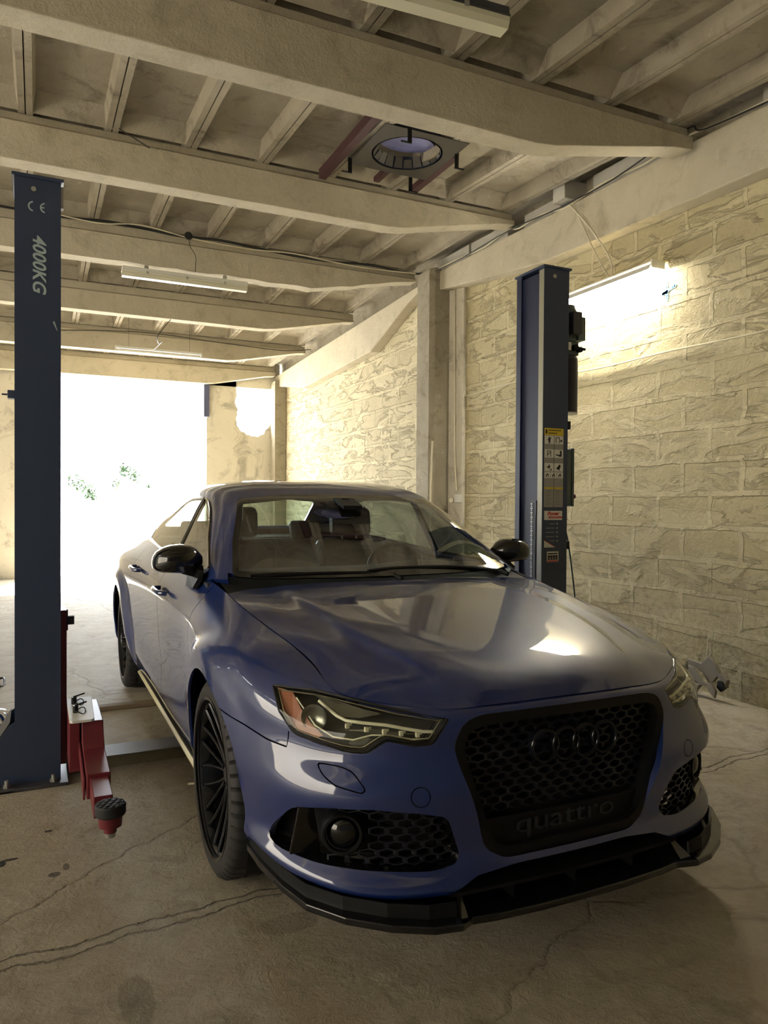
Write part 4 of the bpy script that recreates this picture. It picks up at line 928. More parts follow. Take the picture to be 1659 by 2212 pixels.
for f in bm.faces:
    c = f.calc_center_median(); xz = (c.x, c.z); yz = (c.y, c.z)
    lab = None
    if c.y < -.36:
        if inside(xz, HEAD): lab = 'headlight_lens'
        elif inside(xz, GRILLE): lab = 'x'
        elif inside(xz, INTAKE): lab = 'x_intake'
        elif inside(xz, LOWER) and c.y < -.7: lab = 'x'
        elif any(inside(xz, a_) and not inside(xz, b_) for a_, b_ in LOOPS): lab = 'x'
    if lab is None and c.x > .5:
        if any(inside(yz, a) for a in arches) : lab = 'x'
        elif any(inside(yz, g) for g in gb.values()): lab = 'x'
    if lab is None:
        y, z = yz
        if y < -.600 and z > .0 and not (c.x > .5 and z > .745 and y > -.72 and c.x > .64): lab = 'front_bumper'
        elif y < -.18 and z < float(np.interp(y, [-.6,-.516,-.42,-.3,-.2], [.624,.625,.633,.645,.655])): lab = 'front_bumper'
        elif y < .455 and z > .284: lab = 'fender'
        elif y < 0 : lab = 'front_bumper'
        elif z < .285 and y < 3.0: lab = 'side_skirt'
        elif y < .4: lab = 'fender'
        elif y < 1.323: lab = 'front_door'
        elif y < 2.30 and z > .74 or y < 2.5 and z <= .74 or (y < 2.30): lab = 'rear_door'
        elif y < 2.42 and z < .93 and inside(yz, [(2.2,1.1),(2.28,.98),(2.32,.90),(2.36,.80),(2.42,.745),(2.5,.6),(2.2,.3)]): lab = 'rear_door'
        elif y < 3.45 and z > .62 or y < 3.25: lab = 'quarter_panel'
        else: lab = 'rear_bumper'
    bins.setdefault(lab, []).append(f)
def extract(faces, off=0):
    mb = MB(); idx = {}
    for f in faces:
        q = []
        for v in f.verts:
            if v.index not in idx: idx[v.index] = len(mb.v); mb.v.append(tuple(v.co+v.normal*off) if off else tuple(v.co))
            q.append(idx[v.index])
        mb.f.append(tuple(q))
    return mb
bm.verts.index_update(); bm.normal_update()
# make sure normals look outwards
if sum(f.normal.x*f.calc_area() for f in bm.faces if f.calc_center_median().x > .8) < 0:
    for f in bm.faces: f.normal_flip()
    bm.normal_update()
def side_name(n): return n
def both(name, mb, mat, parent=None, **kw):
    a = build(name, mb.mirrored(), mat, parent or CAR, recalc=False, **kw)
    b = build(name, mb, mat, parent or CAR, recalc=False, **kw)
    return a, b
PARTS = {}
for lab in ('fender', 'front_door', 'rear_door', 'quarter_panel', 'side_skirt'):
    PARTS[lab] = both(lab, extract(bins[lab]), M['paint'], smooth=True, solid=.010, autos=False)
def whole(name, faces, mat, **kw):
    mb = extract(faces); m2 = mb.mirrored(); mb.add(m2.v, m2.f)
    return build(name, mb, mat, CAR, recalc=False, **kw)
BUMPER = whole('front_bumper', bins['front_bumper'], M['paint'], smooth=True, solid=.022, autos=False)
whole('rear_bumper', bins['rear_bumper'], M['paint'], smooth=True, solid=.01, autos=False)
lens = both('headlight_lens', extract(bins['headlight_lens'], .001), M['lens'], smooth=True, autos=False)
# dark inner liner behind every shut line
lin = [f for k, fs in bins.items() for f in fs if k not in ('x_intake', 'headlight_lens')]
keep = []
for f in lin:
    c = f.calc_center_median()
    if c.y < -.36 and (inside((c.x, c.z), GRILLE) or (inside((c.x, c.z), LOWER) and c.y < -.7)): continue
    if c.x > .5 and any(inside((c.y, c.z), arch(q, .395)) for q in (0, 2.912)): continue
    keep.append(f)
mb = extract(keep, -.024); m2 = mb.mirrored(); mb.add(m2.v, m2.f)
build('body_liner', mb, M['void'], CAR, recalc=False)
SHELL_BM = bm
def surf_at(x, z):
    """y on the front shell at (x,z)"""
    best = None
    for g in FR:
        d = (g[0]-x)**2+(g[2]-z)**2
        if best is None or d < best[0]: best = (d, g[1])
    return best[1]
_S = shell(); FR = [tuple(p) for p in _S.reshape(-1, 3) if p[1] < -.40 and p[2] > .2]
FRA = np.array(FR)
def ysurf(x, z):
    d = (FRA[:, 0]-x)**2+(FRA[:, 2]-z)**2; k = np.argsort(d)[:6]; w = 1/(d[k]+1e-7)
    return float((FRA[k, 1]*w).sum()/w.sum())
# ---------- hood, greenhouse, boot lid
H = hood(); H = H.copy()
# shrink the rim 3 mm so that a shut line shows round the bonnet
def _u(a): return a/np.linalg.norm(a, axis=-1, keepdims=True)
e1 = _u(H[:, -2]-H[:, -1])*.0045; e2 = _u(H[-2]-H[-1])*.0045
H[:, -1] += e1; H[-1] += e2
mb = MB(); mb.grid(H); m2 = mb.mirrored(); mb.add(m2.v, m2.f)
def up(mb):
    # orient faces upward/outward
    out = []
    for q in mb.f:
        a, b, c = (Vector(mb.v[i]) for i in q[:3]); n = (b-a).cross(c-b)
        cc = sum((Vector(mb.v[i]) for i in q), Vector())/len(q)
        out.append(q if n.dot(cc-Vector((0, 1.4, .55))) > 0 else tuple(reversed(q)))
    mb.f = out; return mb
build('hood', up(mb), M['paint'], CAR, smooth=True, solid=.008, recalc=False, autos=False)
mb = MB(); mb.grid(hood()-np.array([0, 0, .03])); m2 = mb.mirrored(); mb.add(m2.v, m2.f); build('hood_liner', mb, M['void'], CAR)
mb = MB(); mb.grid(trunk()); m2 = mb.mirrored(); mb.add(m2.v, m2.f); build('trunk_lid', up(mb), M['paint'], CAR, smooth=True, solid=.008, recalc=False)
WIND = round_poly([(-.3,.998),(.30,1.0),(.60,1.004),(.692,1.012),(.640,1.15),(.540,1.340),(.30,1.366),(-.3,1.369)], .02, 4)
REARW = round_poly([(-.3,1.12),(.53,1.125),(.56,1.16),(.47,1.345),(.2,1.365),(-.3,1.37)], .03, 4)
FDW = round_poly([(.62,1.022),(.85,1.140),(1.01,1.222),(1.13,1.280),(1.24,1.318),(1.335,1.335),(1.315,1.035)], .015, 3)
RDW = round_poly([(1.375,1.040),(1.385,1.338),(1.7,1.350),(2.05,1.342),(2.27,1.318),(2.345,1.295),(2.33,1.082)], .015, 3)
QDW = round_poly([(2.375,1.088),(2.385,1.285),(2.55,1.228),(2.75,1.150),(2.83,1.112)], .012, 3)
gm = MB(); gm.grid(greenhouse()); up(gm); g = bmesh.new()
vs = [g.verts.new(v) for v in gm.v]
for q in gm.f: g.faces.new([vs[i] for i in q])
fw = lambda c: c.y < 1.35 and c.x < .73; rw = lambda c: c.y > 2.4 and c.x < .66; sw = lambda c: c.x > .58
WIND_I = outset(WIND, -.022)
knife(g, WIND, (0, 2), fw); knife(g, WIND_I, (0, 2), fw); knife(g, REARW, (0, 2), rw)
SIDEW = (FDW, RDW, QDW); SIDE_O = [outset(p, .013) for p in SIDEW]
for p in (*SIDEW, *SIDE_O): knife(g, p, (1, 2), sw)
BPIL = [(1.30,1.03),(1.395,1.03),(1.40,1.352),(1.32,1.352)]
gb2 = {}
for f in g.faces:
    c = f.calc_center_median(); xz = (c.x, c.z); yz = (c.y, c.z)
    if fw(c) and c.y < 1.3 and inside(xz, WIND_I): lab = 'windscreen'
    elif fw(c) and c.y < 1.3 and inside(xz, WIND): lab = 'windscreen_border'
    elif rw(c) and inside(xz, REARW): lab = 'rear_window'
    elif sw(c) and inside(yz, FDW): lab = 'door_window'
    elif sw(c) and inside(yz, RDW): lab = 'rear_door_window'
    elif sw(c) and inside(yz, QDW): lab = 'quarter_window'
    elif sw(c) and c.z < 1.35 and any(inside(yz, o) for o in SIDE_O): lab = 'window_seal'
    elif c.y < .56 and c.z < 1.02 and c.x < .70: lab = 'x'
    else: lab = 'roof'
    gb2.setdefault(lab, []).append(f)
g.verts.index_update(); g.normal_update()
def gpart(name, lab, mat, parent=None, **kw):
    mb = extract(gb2[lab]); m2 = mb.mirrored(); mb.add(m2.v, m2.f)
    return build(name, mb, mat, parent or CAR, recalc=False, smooth=True, autos=False, **kw)
ROOF = gpart('roof', 'roof', M['paint'], solid=.02)
WS = gpart('windscreen', 'windscreen', M['windscreen'])
gpart('windscreen_border', 'windscreen_border', M['gloss'], WS, solid=.006)
gpart('rear_window', 'rear_window', M['windscreen'])
for nm, lab, own in (('side_window', 'door_window', 'front_door'), ('side_window', 'rear_door_window', 'rear_door'), ('quarter_window', 'quarter_window', 'quarter_panel')):
    mb = extract(gb2[lab]); pr_ = PARTS[own]
    build(nm, mb.mirrored(), M['sideglass'], pr_[0], recalc=False, smooth=True, autos=False); build(nm, mb, M['sideglass'], pr_[1], recalc=False, smooth=True, autos=False)
both('window_seal', extract(gb2['window_seal'], .002), M['gloss'], smooth=True, solid=.006, autos=False)
# bright trim following the belt line and round the front window
mb = MB(); mb.tube(bez([(.781,.60,1.008), (.795,.9,1.012), (.799,1.2,1.022), (.799,1.7,1.048), (.792,2.1,1.070), (.775,2.5,1.092), (.758,2.8,1.104)], 6), .006, 6)
both('belt_trim', mb, M['gloss'], smooth=True)
def side_x(y, z):
    P = greenhouse()[:, greenhouse().shape[1]//2:].reshape(-1, 3) if False else GHP
    d = (P[:, 1]-y)**2+(P[:, 2]-z)**2; k = np.argsort(d)[:5]; w = 1/(d[k]+1e-7); return float((P[k, 0]*w).sum()/w.sum())
GHP = greenhouse().reshape(-1, 3); GHP = GHP[GHP[:, 0] > .585]
top = [p for p in FDW if p[1] > 1.03 and p[0] < 1.33]
mb = MB(); pts = [(side_x(y, z)+.004, y, z+.004) for y, z in outset(FDW, .006) if z > 1.03 and y < 1.335]
mb.tube(pts, .0045, 6); both('window_trim', mb, M['chrome'], smooth=True)
# cowl between bonnet and windscreen, wipers
mb = MB(); mb.add([(-.74,.30,.945), (.74,.30,.945), (.74,.52,.992), (-.74,.52,.992), (0,.32,.950), (0,.40,.985)], [(0, 4, 5, 3), (4, 1, 2, 5)]); build('cowl_panel', mb, M['black'], CAR)
for s in (0, 1):
    mb = MB(); pts = [(.60,.39,1.0), (.35,.40,1.025), (.05,.40,1.028), (-.10,.385,1.02)] if s else [(.02,.375,1.0), (-.2,.385,1.015), (-.5,.41,1.016), (-.62,.44,1.012)]
    mb.tube(bez(pts), .008, 6); mb.tube([pts[0], (pts[0][0]+.02, pts[0][1]-.05, .985)], .012, 8); build('wiper', mb, M['black'], CAR, smooth=True)
# ---------- grille: frame, honeycomb, rings, badge strip
yg = -.862
def ring_frame(outer, inner, yo, yi, depth, curve=.0):
    mb = MB(); n = len(outer); v = []
    for k in range(n):
        (ox, oz), (ix, iz) = outer[k], inner[k]
        b = curve*(ox*ox)
        v += [(ox, yo+b, oz), (ix, yi+b, iz), (ix, yi+depth+b, iz), (ox, yo+depth+b, oz)]
    f = []
    for k in range(n):
        i = 4*k; j = 4*((k+1) % n)
        f += [(i, i+1, j+1, j), (i+1, i+2, j+2, j+1), (i+2, i+3, j+3, j+2), (i+3, i, j, j+3)]
    mb.add(v, f); return mb
FULL = [(.310,.733),(.362,.715),(.392,.655),(.380,.598),(.292,.350),(.235,.318)]
FULL = round_poly(FULL+[(-x, z) for x, z in FULL[::-1]], .03, 5)
fr1 = outset(FULL, .001); fr2 = outset(FULL, -.030)
GR = build('grille_frame', ring_frame(fr1, fr2, -.893, -.895, .05, .14), M['black'], CAR, smooth=True, angle=50)
in_ = outset(FULL, -.026)
def honeycomb(x0, x1, z0, z1, cw, chh, w, test, ysf, depth=.010):
    """web of hexagonal cells: each cell a raised hexagonal rim"""
    mb = MB(); row = 0; z = z0
    while z < z1+chh:
        x = x0+(cw/2 if row % 2 else 0)
        while x < x1+cw:
            if test((x, z)):
                rx, rz = cw*.5, chh*.66
                hexo = [(x-rx, z-rz*.5+.0), (x, z-rz), (x+rx, z-rz*.5), (x+rx, z+rz*.5), (x, z+rz), (x-rx, z+rz*.5)]
                k = 1-w
                v = []
                for (a, b) in hexo:
                    c, d = x+(a-x)*k, z+(b-z)*k; v += [(a, ysf(a, b), b), (c, ysf(c, d), d), (c, ysf(c, d)+depth, d)]
                mb.add(v, [q for i in range(6) for q in ((3*i, 3*i+1, 3*((i+1) % 6)+1, 3*((i+1) % 6)), (3*i+1, 3*i+2, 3*((i+1) % 6)+2, 3*((i+1) % 6)+1))])
            x += cw
        z += chh; row += 1
    return mb
big = outset(FULL, -.012)
mesh = honeycomb(-.40, .40, .30, .73, .050, .0215, .20, lambda p: inside(p, big) and p[1] > .43, lambda x, z: yg+.14*x*x, .014)
build('honeycomb', mesh, simple('grille_black_plastic', srgb(17, 20, 30), .4, 0, .08, 10, 0), GR)
mb = MB(); bp = [(x, z) for x, z in outset(FULL, -.004)]
mb.add([(x, -.835+.14*x*x, z) for x, z in bp], [tuple(range(len(bp)))]); build('grille_back', mb, M['void'], GR)
# lower badge strip with raised lettering
strip = [(x, z) for x, z in outset(FULL, -.02) if z < .425]
mb = MB(); xs = np.linspace(-1, 1, 25); rows = []
def half_w(z): return float(np.interp(z, [.335, .36, .60], [.225, .272, .366]))
vv = []
for z in (.336, .35, .425): vv += [(t*half_w(z), -.872+.14*(t*half_w(z))**2, z) for t in xs]
mb.add(vv, [(r*25+i, r*25+i+1, r*25+i+26, r*25+i+25) for r in range(2) for i in range(24)]); sp = build('badge_strip', mb, M['black'], GR, solid=.006)
tq = text_mb('quattro', .082, (0, 0, 0), (1, 0, 0), (0, 0, 1), .005, bold=-.0005, align='CENTER')
mb = MB(); mb.add([(x*1.5, -.8765+.14*(x*1.5)**2+y, z+.372) for x, y, z in tq.v], tq.f); build('raised_lettering', mb, simple('raised_black_letters', srgb(30, 34, 44), .3, 0, .05, 9, 0), sp)
for k in range(4):
    mb = MB(); cxr = -.1095+.073*k; cz = .628; yy = -.905; prof = []
    mb.lathe([(.052, -.006), (.049, -.011), (.042, -.011), (.039, -.006), (.040, .010), (.051, .010)], (cxr, yy+.14*cxr*cxr, cz), 1, 40, closed=True)
    build('emblem_ring', mb, simple('gloss_black_emblem', srgb(20, 23, 30), .14, .2, 0, 9, 0) if k == 0 else bpy.data.materials['gloss_black_emblem'], GR, smooth=True, angle=50)
# ---------- lower mouth, splitter and side intakes
mb = MB(); n = 30
lw_ = [(-.42+.84*k/n) for k in range(n+1)]
mb.add([(x, -.80+.14*x*x, z) for z in (.18, .32) for x in lw_], [(i, i+1, n+2+i, n+1+i) for i in range(n)]); build('lower_grille_back', mb, M['void'], BUMPER)
mb = MB()
mb.add([(x, yv+.10*x*x, zv) for (yv, zv) in ((-.925, .262), (-.925, .252), (-.84, .250), (-.84, .262)) for x in lw_], [(r*(n+1)+i, r*(n+1)+i+1, ((r+1) % 4)*(n+1)+i+1, ((r+1) % 4)*(n+1)+i) for r in range(4) for i in range(n)])
for x in (-.22, 0, .22): mb.box((x-.003, -.915, .215), (x+.003, -.85, .262))
build('lower_blade', mb, M['black'], BUMPER)
def splitter():
    # plan outline (x,y): centre part, step, outer winglets sweeping back to the wheel arch
    out = [(0,-.968),(.15,-.966),(.30,-.958),(.375,-.948),(.425,-.985),(.50,-.970),(.60,-.918),(.70,-.835),(.775,-.735),(.812,-.62),(.838,-.48),(.846,-.375)]
    inn = [(0,-.86),(.15,-.86),(.30,-.855),(.375,-.85),(.42,-.84),(.49,-.82),(.58,-.77),(.66,-.70),(.725,-.62),(.755,-.54),(.78,-.45),(.80,-.375)]
    zt = [.206,.206,.207,.208,.222,.222,.224,.226,.23,.238,.248,.255]
    mb = MB(); v = []
    for (a, b), (c, d), z in zip(out, inn, zt): v += [(a, b, z), (a, b, z-.020), (c, d, z-.012), (c, d, z+.012)]
    f = []
    for k in range(len(out)-1):
        i = 4*k; f += [(i, i+1, i+5, i+4), (i+1, i+2, i+6, i+5), (i+2, i+3, i+7, i+6), (i+3, i, i+4, i+7)]
    f += [(44, 45, 46, 47)]
    mb.add(v, f)
    # dark upright wall between splitter and painted lip on the outer part
    w = MB(); vv = []
    for (a, b), (c, d), z in list(zip(out, inn, zt))[4:]: 
        p = (a*.72+c*.28, b*.72+d*.28); vv += [(p[0], p[1], z-.004), (p[0]-.004*0, p[1]+.004, z+.038)]
    m = len(vv)//2; w.add(vv, [(2*i, 2*i+1, 2*i+3, 2*i+2) for i in range(m-1)])
    return mb, w
a, w = splitter(); m2 = a.mirrored(); a.add(m2.v, m2.f)
SPL = build('front_splitter', a, simple('gloss_black_splitter', srgb(12, 14, 18), .22, 0, .05, 12, 0, Coat_Weight=.5), CAR, bevel=.003)
both('splitter_wall', w, M['black'], SPL, solid=.006)
mb = MB()
for s in (1,):
    mb.add([(s*.39, -.955, .206), (s*.43, -.985, .206), (s*.40, -.90, .262), (s*.385, -.90, .262)], [(0, 1, 2, 3)])
both('splitter_fin', mb, M['gloss'], SPL, solid=.004)
# intake tubs
def intake_parts():
    back = MB(); n = len(INTAKE)
    rim = [(x, ysurf(x, z), z) for x, z in INTAKE]; inner = []
    cx, cz = .60, .405
    for x, y, z in rim:
        inner.append((x+(cx-x)*.06, y+.055, z+(cz-z)*.10))
    fr = MB(); fr.add([p for q in zip(rim, inner) for p in q], [(2*k, 2*k+1, 2*((k+1) % n)+1, 2*((k+1) % n)) for k in range(n)])
    back.add([(x, y+.05, z) for x, y, z in inner], [tuple(range(n))])
    return fr, back
fr, back = intake_parts()
both('intake_surround', fr, M['gloss'], BUMPER, smooth=True, angle=30)
both('intake_back', back, M['void'], BUMPER)
inn = outset(INTAKE, -.004)
def yin(x, z): return float(np.interp(x, [.36, .42, .50, .60, .68, .74], [-.845, -.842, -.828, -.785, -.735, -.68]))
hc = honeycomb(.37, .73, .315, .50, .048, .0205, .17, lambda p: inside(p, inn) and p[0] < .705 and math.hypot(p[0]-.668, (p[1]-.408)) > .066, yin, .014)
both('intake_honeycomb', hc, bpy.data.materials['grille_black_plastic'], BUMPER)
lampc = Vector((.668, -.735, .408)); nd = Vector((.45, -.89, 0)).normalized()
def disc_mb(c, nrm, prof, n=40):
    mb = MB(); x = Vector((0, 0, 1)).cross(nrm).normalized(); y = nrm.cross(x); v = []; m = len(prof)
    for k in range(n):
        a = 2*PI*k/n
        for r, h in prof: v.append(tuple(c+x*(r*math.cos(a))+y*(r*math.sin(a))+nrm*h))
    mb.add(v, [(k*m+i, ((k+1) % n)*m+i, ((k+1) % n)*m+i+1, k*m+i+1) for k in range(n) for i in range(m-1)]); return mb
ring_ = both('radar_ring', disc_mb(lampc, nd, [(.046, .010), (.049, .018), (.055, .018), (.062, .006), (.066, -.03)]), M['black'], BUMPER, smooth=True)
gl_ = disc_mb(lampc, nd, [(.0, .020), (.02, .018), (.036, .010), (.046, .0)])
build('fog_lens', gl_.mirrored(), M['gloss'], ring_[0], smooth=True, recalc=False); build('fog_lens', gl_, M['gloss'], ring_[1], smooth=True, recalc=False)
mb = MB(); mb.prism([(.705, .33), (.735, .50), (.775, .47), (.80, .34)], 1, -.665, -.655); both('intake_blade', mb, M['gloss'], BUMPER, bevel=.003)
# ---------- headlights
def hl_parts():
    n = len(HEAD); rim = [(x, ysurf(x, z), z) for x, z in HEAD]
    cx, cz = .61, .705
    tub = MB(); inner = [(x+(cx-x)*.03, y+.05, z+(cz-z)*.05) for x, y, z in rim]
    tub.add([p for q in zip(rim, inner) for p in q], [(2*k, 2*k+1, 2*((k+1) % n)+1, 2*((k+1) % n)) for k in range(n)])
    tub.add([(x, y+.004, z) for x, y, z in inner], [tuple(range(n))])
    return tub, rim
tub, rim = hl_parts()
HL = both('headlight', tub, M['lampgrey'], smooth=True, angle=30)
for L in lens: pass
lens[0].parent = HL[0]; lens[1].parent = HL[1]
def hlpart(name, mb, mat, **kw):
    build(name, mb.mirrored(), mat, HL[0], **kw); build(name, mb, mat, HL[1], **kw)
def on(x, z, d): return (x, ysurf(x, z)+d, z)
mb = MB(); mb.tube([on(x, z, .004) for x, z in outset(HEAD, -.003)], .0042, 6, closed=True); hlpart('lens_edge', mb, M['black'], smooth=True)
ins = outset(HEAD, -.013)
mb = MB(); mb.tube([on(x, z, .014) for x, z in ins], .0022, 6, closed=True); hlpart('inner_trim', mb, M['chrome'], smooth=True)
# daytime light guide: along the top, hooking round the inner end and back
lg = [(.700,.752),(.690,.742),(.672,.724),(.655,.716),(.62,.714),(.56,.710),(.52,.702),(.47,.693),(.437,.690),(.452,.672),(.50,.672),(.56,.684),(.60,.684),(.645,.668),(.69,.672),(.725,.694),(.748,.752)]
mb = MB(); mb.tube([on(x, z, .020) for x, z in lg[:9]], .0048, 8); mb.tube([on(x, z, .022) for x, z in lg[8:]], .0024, 8); hlpart('light_guide', mb, M['led'], smooth=True)
for k in range(5):
    mb = MB(); x = .655-.043*k; z = .704-.0048*k; mb.add([], []); p = on(x, z, .026); mb.box((x-.006, p[1]-.010, z-.008), (x+.006, p[1], z+.006)); mb.box((x-.015, p[1]-.006, z-.003), (x-.008, p[1], z+.005)); hlpart('led', mb, M['led'], bevel=.002)
mb = MB(); q = [(.783,.768),(.752,.764),(.748,.73),(.735,.70),(.712,.672),(.728,.662),(.772,.678),(.786,.72)]; mb.add([on(x, z, .016) for x, z in q], [tuple(range(len(q)))]); hlpart('amber_reflector', mb, M['amber'])
mb = MB(); q = [(.70,.76),(.665,.758),(.60,.742),(.56,.735),(.62,.722),(.66,.722)]; mb.add([on(x, z, .028) for x, z in q], [tuple(range(len(q)))]); hlpart('reflector', mb, M['reflector']); mb = MB(); q = [(.66,.690),(.60,.697),(.50,.690),(.47,.684),(.53,.680),(.60,.688)]; mb.add([on(x, z, .030) for x, z in q], [tuple(range(len(q)))]); hlpart('reflector', mb, M['reflector']); mb = MB(); q = [(.655,.655),(.625,.648),(.59,.668),(.61,.676),(.65,.664)]; mb.add([on(x, z, .03) for x, z in q], [tuple(range(len(q)))]); hlpart('reflector', mb, M['reflector'])
mb = disc_mb(Vector(on(.715, .715, .04)), Vector((.6, -.8, 0)).normalized(), [(.0, .0), (.02, .004), (.035, .016), (.038, .02)]); hlpart('projector', mb, M['reflector'], smooth=True, recalc=False)
# ---------- mirrors
def mirror():
    mb = MB(); n = 28; rings = []
    # body lofted along x from inner end (.80) to the tip (.99); elliptical sections in y-z
    st = [(.775, .705, 1.065, .030, .022), (.80, .70, 1.068, .055, .048), (.83, .695, 1.072, .075, .062), (.87, .69, 1.075, .088, .064), (.91, .69, 1.074, .090, .061), (.945, .695, 1.070, .082, .054), (.970, .705, 1.063, .062, .042), (.982, .715, 1.057, .038, .026), (.986, .72, 1.054, .008, .006)]
    v = []
    for x, y, z, ry, rz in st:
        for k in range(n):
            a = 2*PI*k/n; c, s = math.cos(a), math.sin(a)
            c = math.copysign(abs(c)**.8, c); s = math.copysign(abs(s)**.75, s)
            yy = y+ry*c
            if c > 0: yy = y+min(ry*c, .035)
            v.append((x, yy, z+rz*s))
    f = [(i*n+k, i*n+(k+1) % n, (i+1)*n+(k+1) % n, (i+1)*n+k) for i in range(len(st)-1) for k in range(n)]+[tuple(range(n)), tuple(range((len(st)-1)*n, len(st)*n))]
    mb.add(v, f); return mb
def grow(mb, k, piv=(.88, .70, 1.07)):
    mb.v = [tuple(piv[i]+(p[i]-piv[i])*(k if i else 1) for i in range(3)) for p in mb.v]; return mb
mb = mirror()
MIR = both('wing_mirror', mb, M['gloss'], smooth=True)
arm_ = MB(); arm_.prism([(.77, 1.0), (.775, 1.045), (.80, 1.055), (.86, 1.045), (.87, 1.01), (.81, .992)], 1, .66, .735)
foot = MB(); foot.add([(.785,.60,1.02), (.79,.80,1.03), (.795,.82,.985), (.82,.74,.94), (.815,.60,.945), (.80,.56,.99)], [(0,1,2,3,4,5)])
for m_, k in ((MIR[0], True), (MIR[1], False)):
    for nm, q in (('mirror_arm', arm_), ('mirror_foot', foot)):
        qq = q.mirrored() if k else q
        build(nm, qq, M['black'], m_, bevel=.006 if nm == 'mirror_arm' else 0, solid=.02 if nm == 'mirror_foot' else 0)
gm_ = MB(); gm_.add([(.81+.165*(.5+.5*math.cos(2*PI*k/24)), .7275, 1.068+.047*math.sin(2*PI*k/24)) for k in range(24)], [tuple(range(24))])
build('mirror_glass', gm_.mirrored(), M['chrome'], MIR[0]); build('mirror_glass', gm_, M['chrome'], MIR[1])
# ---------- door handles
for yy, own, zz in ((1.13, 'front_door', .885), (2.07, 'rear_door', .915)):
    hb = MB(); xx = .887 if yy < 1.5 else .893
    hb.tube(bez([(xx-.01, yy-.11, zz-.002), (xx+.022, yy-.09, zz), (xx+.03, yy, zz+.003), (xx+.024, yy+.08, zz+.004), (xx-.01, yy+.10, zz+.004)], 5), .012, 10)
    for m_, flip in ((PARTS[own][0], True), (PARTS[own][1], False)):
        build('door_handle', hb.mirrored() if flip else hb, M['paint'], m_, smooth=True)
# bright lip along the side skirts
mb = MB(); mb.prism([(.800, .186), (.836, .186), (.838, .196), (.824, .204)], 1, .44, 2.48); both('skirt_lip', mb, simple('pale_skirt_lip', srgb(226, 220, 180), .3, .3, .03, 10, 0), bevel=.002)
# tail lights
mb = MB(); mb.add([(.865,3.42,.90), (.845,3.55,.91), (.77,3.76,.91), (.69,3.86,.90), (.71,3.86,.80), (.80,3.77,.79), (.868,3.52,.82)], [(0,1,2,3,4,5,6)]); both('tail_light', mb, M['redprint'], solid=.012)
# ---------- wheel wells and underbody
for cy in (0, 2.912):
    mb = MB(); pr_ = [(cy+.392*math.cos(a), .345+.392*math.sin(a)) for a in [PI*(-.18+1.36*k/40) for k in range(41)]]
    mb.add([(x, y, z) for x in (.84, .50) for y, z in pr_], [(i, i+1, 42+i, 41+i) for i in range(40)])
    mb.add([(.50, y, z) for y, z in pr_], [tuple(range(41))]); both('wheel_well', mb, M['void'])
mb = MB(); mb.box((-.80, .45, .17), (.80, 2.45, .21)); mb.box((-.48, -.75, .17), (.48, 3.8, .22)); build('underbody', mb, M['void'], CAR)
# ---------- wheels
def tyre_mb():
    mb = MB(); N = 300; R = .345; w = .1375
    prof = [(-w+.012, .270), (-w+.002, .276), (-w-.002, .290), (-w+.001, .316), (-w+.012, .334), (-w+.028, R-.002), (-w+.060, R), (-w+.066, R), (-w+.070, R-.007), (-w+.082, R-.007), (-w+.086, R), (-.022, R), (-.019, R-.007), (-.007, R-.007), (-.004, R), (.004, R), (.007, R-.007), (.019, R-.007), (.022, R), (w-.086, R), (w-.082, R-.007), (w-.070, R-.007), (w-.066, R), (w-.060, R), (w-.028, R-.002), (w-.012, .334), (w-.001, .316), (w+.002, .290), (w-.002, .276), (w-.012, .270)]
    m = len(prof); v = []
    for k in range(N):
        for (x, r) in prof:
            a = 2*PI*(k+(.0 if abs(x) < .05 else abs(x)*12-.6))/N
            groove = (k % 6 == 0)
            rr = r
            if groove and r > .318 and abs(x) > .045: rr = r-.013
            v.append((x, rr*math.sin(a), rr*math.cos(a)))
    f = [(k*m+i, ((k+1) % N)*m+i, ((k+1) % N)*m+i+1, k*m+i+1) for k in range(N) for i in range(m-1)]
    mb.add(v, f); return mb
def rim_mb():
    mb = MB(); w = .1375
    # outer lip towards -x (left-hand wheel as seen); barrel
    mb.lathe([(.268, -w+.000), (.279, -w-.002), (.281, -w+.004), (.272, -w+.012), (.262, -w+.016), (.255, -w+.03), (.248, -w+.09), (.244, w-.02), (.275, w), (.27, w-.004)], (0, 0, 0), 0, 96)
    return mb
def spokes_mb():
    mb = MB(); w = .1375; x_hub = -w+.062; x_rim = -w+.018; NS = 20
    for k in range(NS):
        pair = k//2; sgn = 1 if k % 2 else -1
        a0 = 2*PI*(pair+.5)/(NS/2)+sgn*.085; a1 = 2*PI*(pair+.5)/(NS/2)+sgn*.185
        P = []
        for t in (0, .25, .5, .75, 1):
            r = .045+(.262-.045)*t; a = a0+(a1-a0)*t**1.3; x = x_hub+(x_rim-x_hub)*t**1.6
            hw = .0085-.0030*math.sin(PI*min(1, t*1.1)); dp = .026-.008*t
            T = (0, math.cos(a), -math.sin(a)); Rr = (0, math.sin(a), math.cos(a))
            P.append([(x, Rr[1]*r+T[1]*hw*s2, Rr[2]*r+T[2]*hw*s2) for s2 in (-.45, .45)]+[(x+.006, Rr[1]*r+T[1]*hw, Rr[2]*r+T[2]*hw), (x+dp, Rr[1]*r+T[1]*hw*.8, Rr[2]*r+T[2]*hw*.8), (x+dp, Rr[1]*r-T[1]*hw*.8, Rr[2]*r-T[2]*hw*.8), (x+.006, Rr[1]*r-T[1]*hw, Rr[2]*r-T[2]*hw)])
        v = [q for p in P for q in p]; f = [(6*i+j, 6*i+(j+1) % 6, 6*(i+1)+(j+1) % 6, 6*(i+1)+j) for i in range(4) for j in range(6)]
        mb.add(v, f+[(0,1,2,3,4,5), tuple(range(24, 30))])
    return mb
WHEELS = []
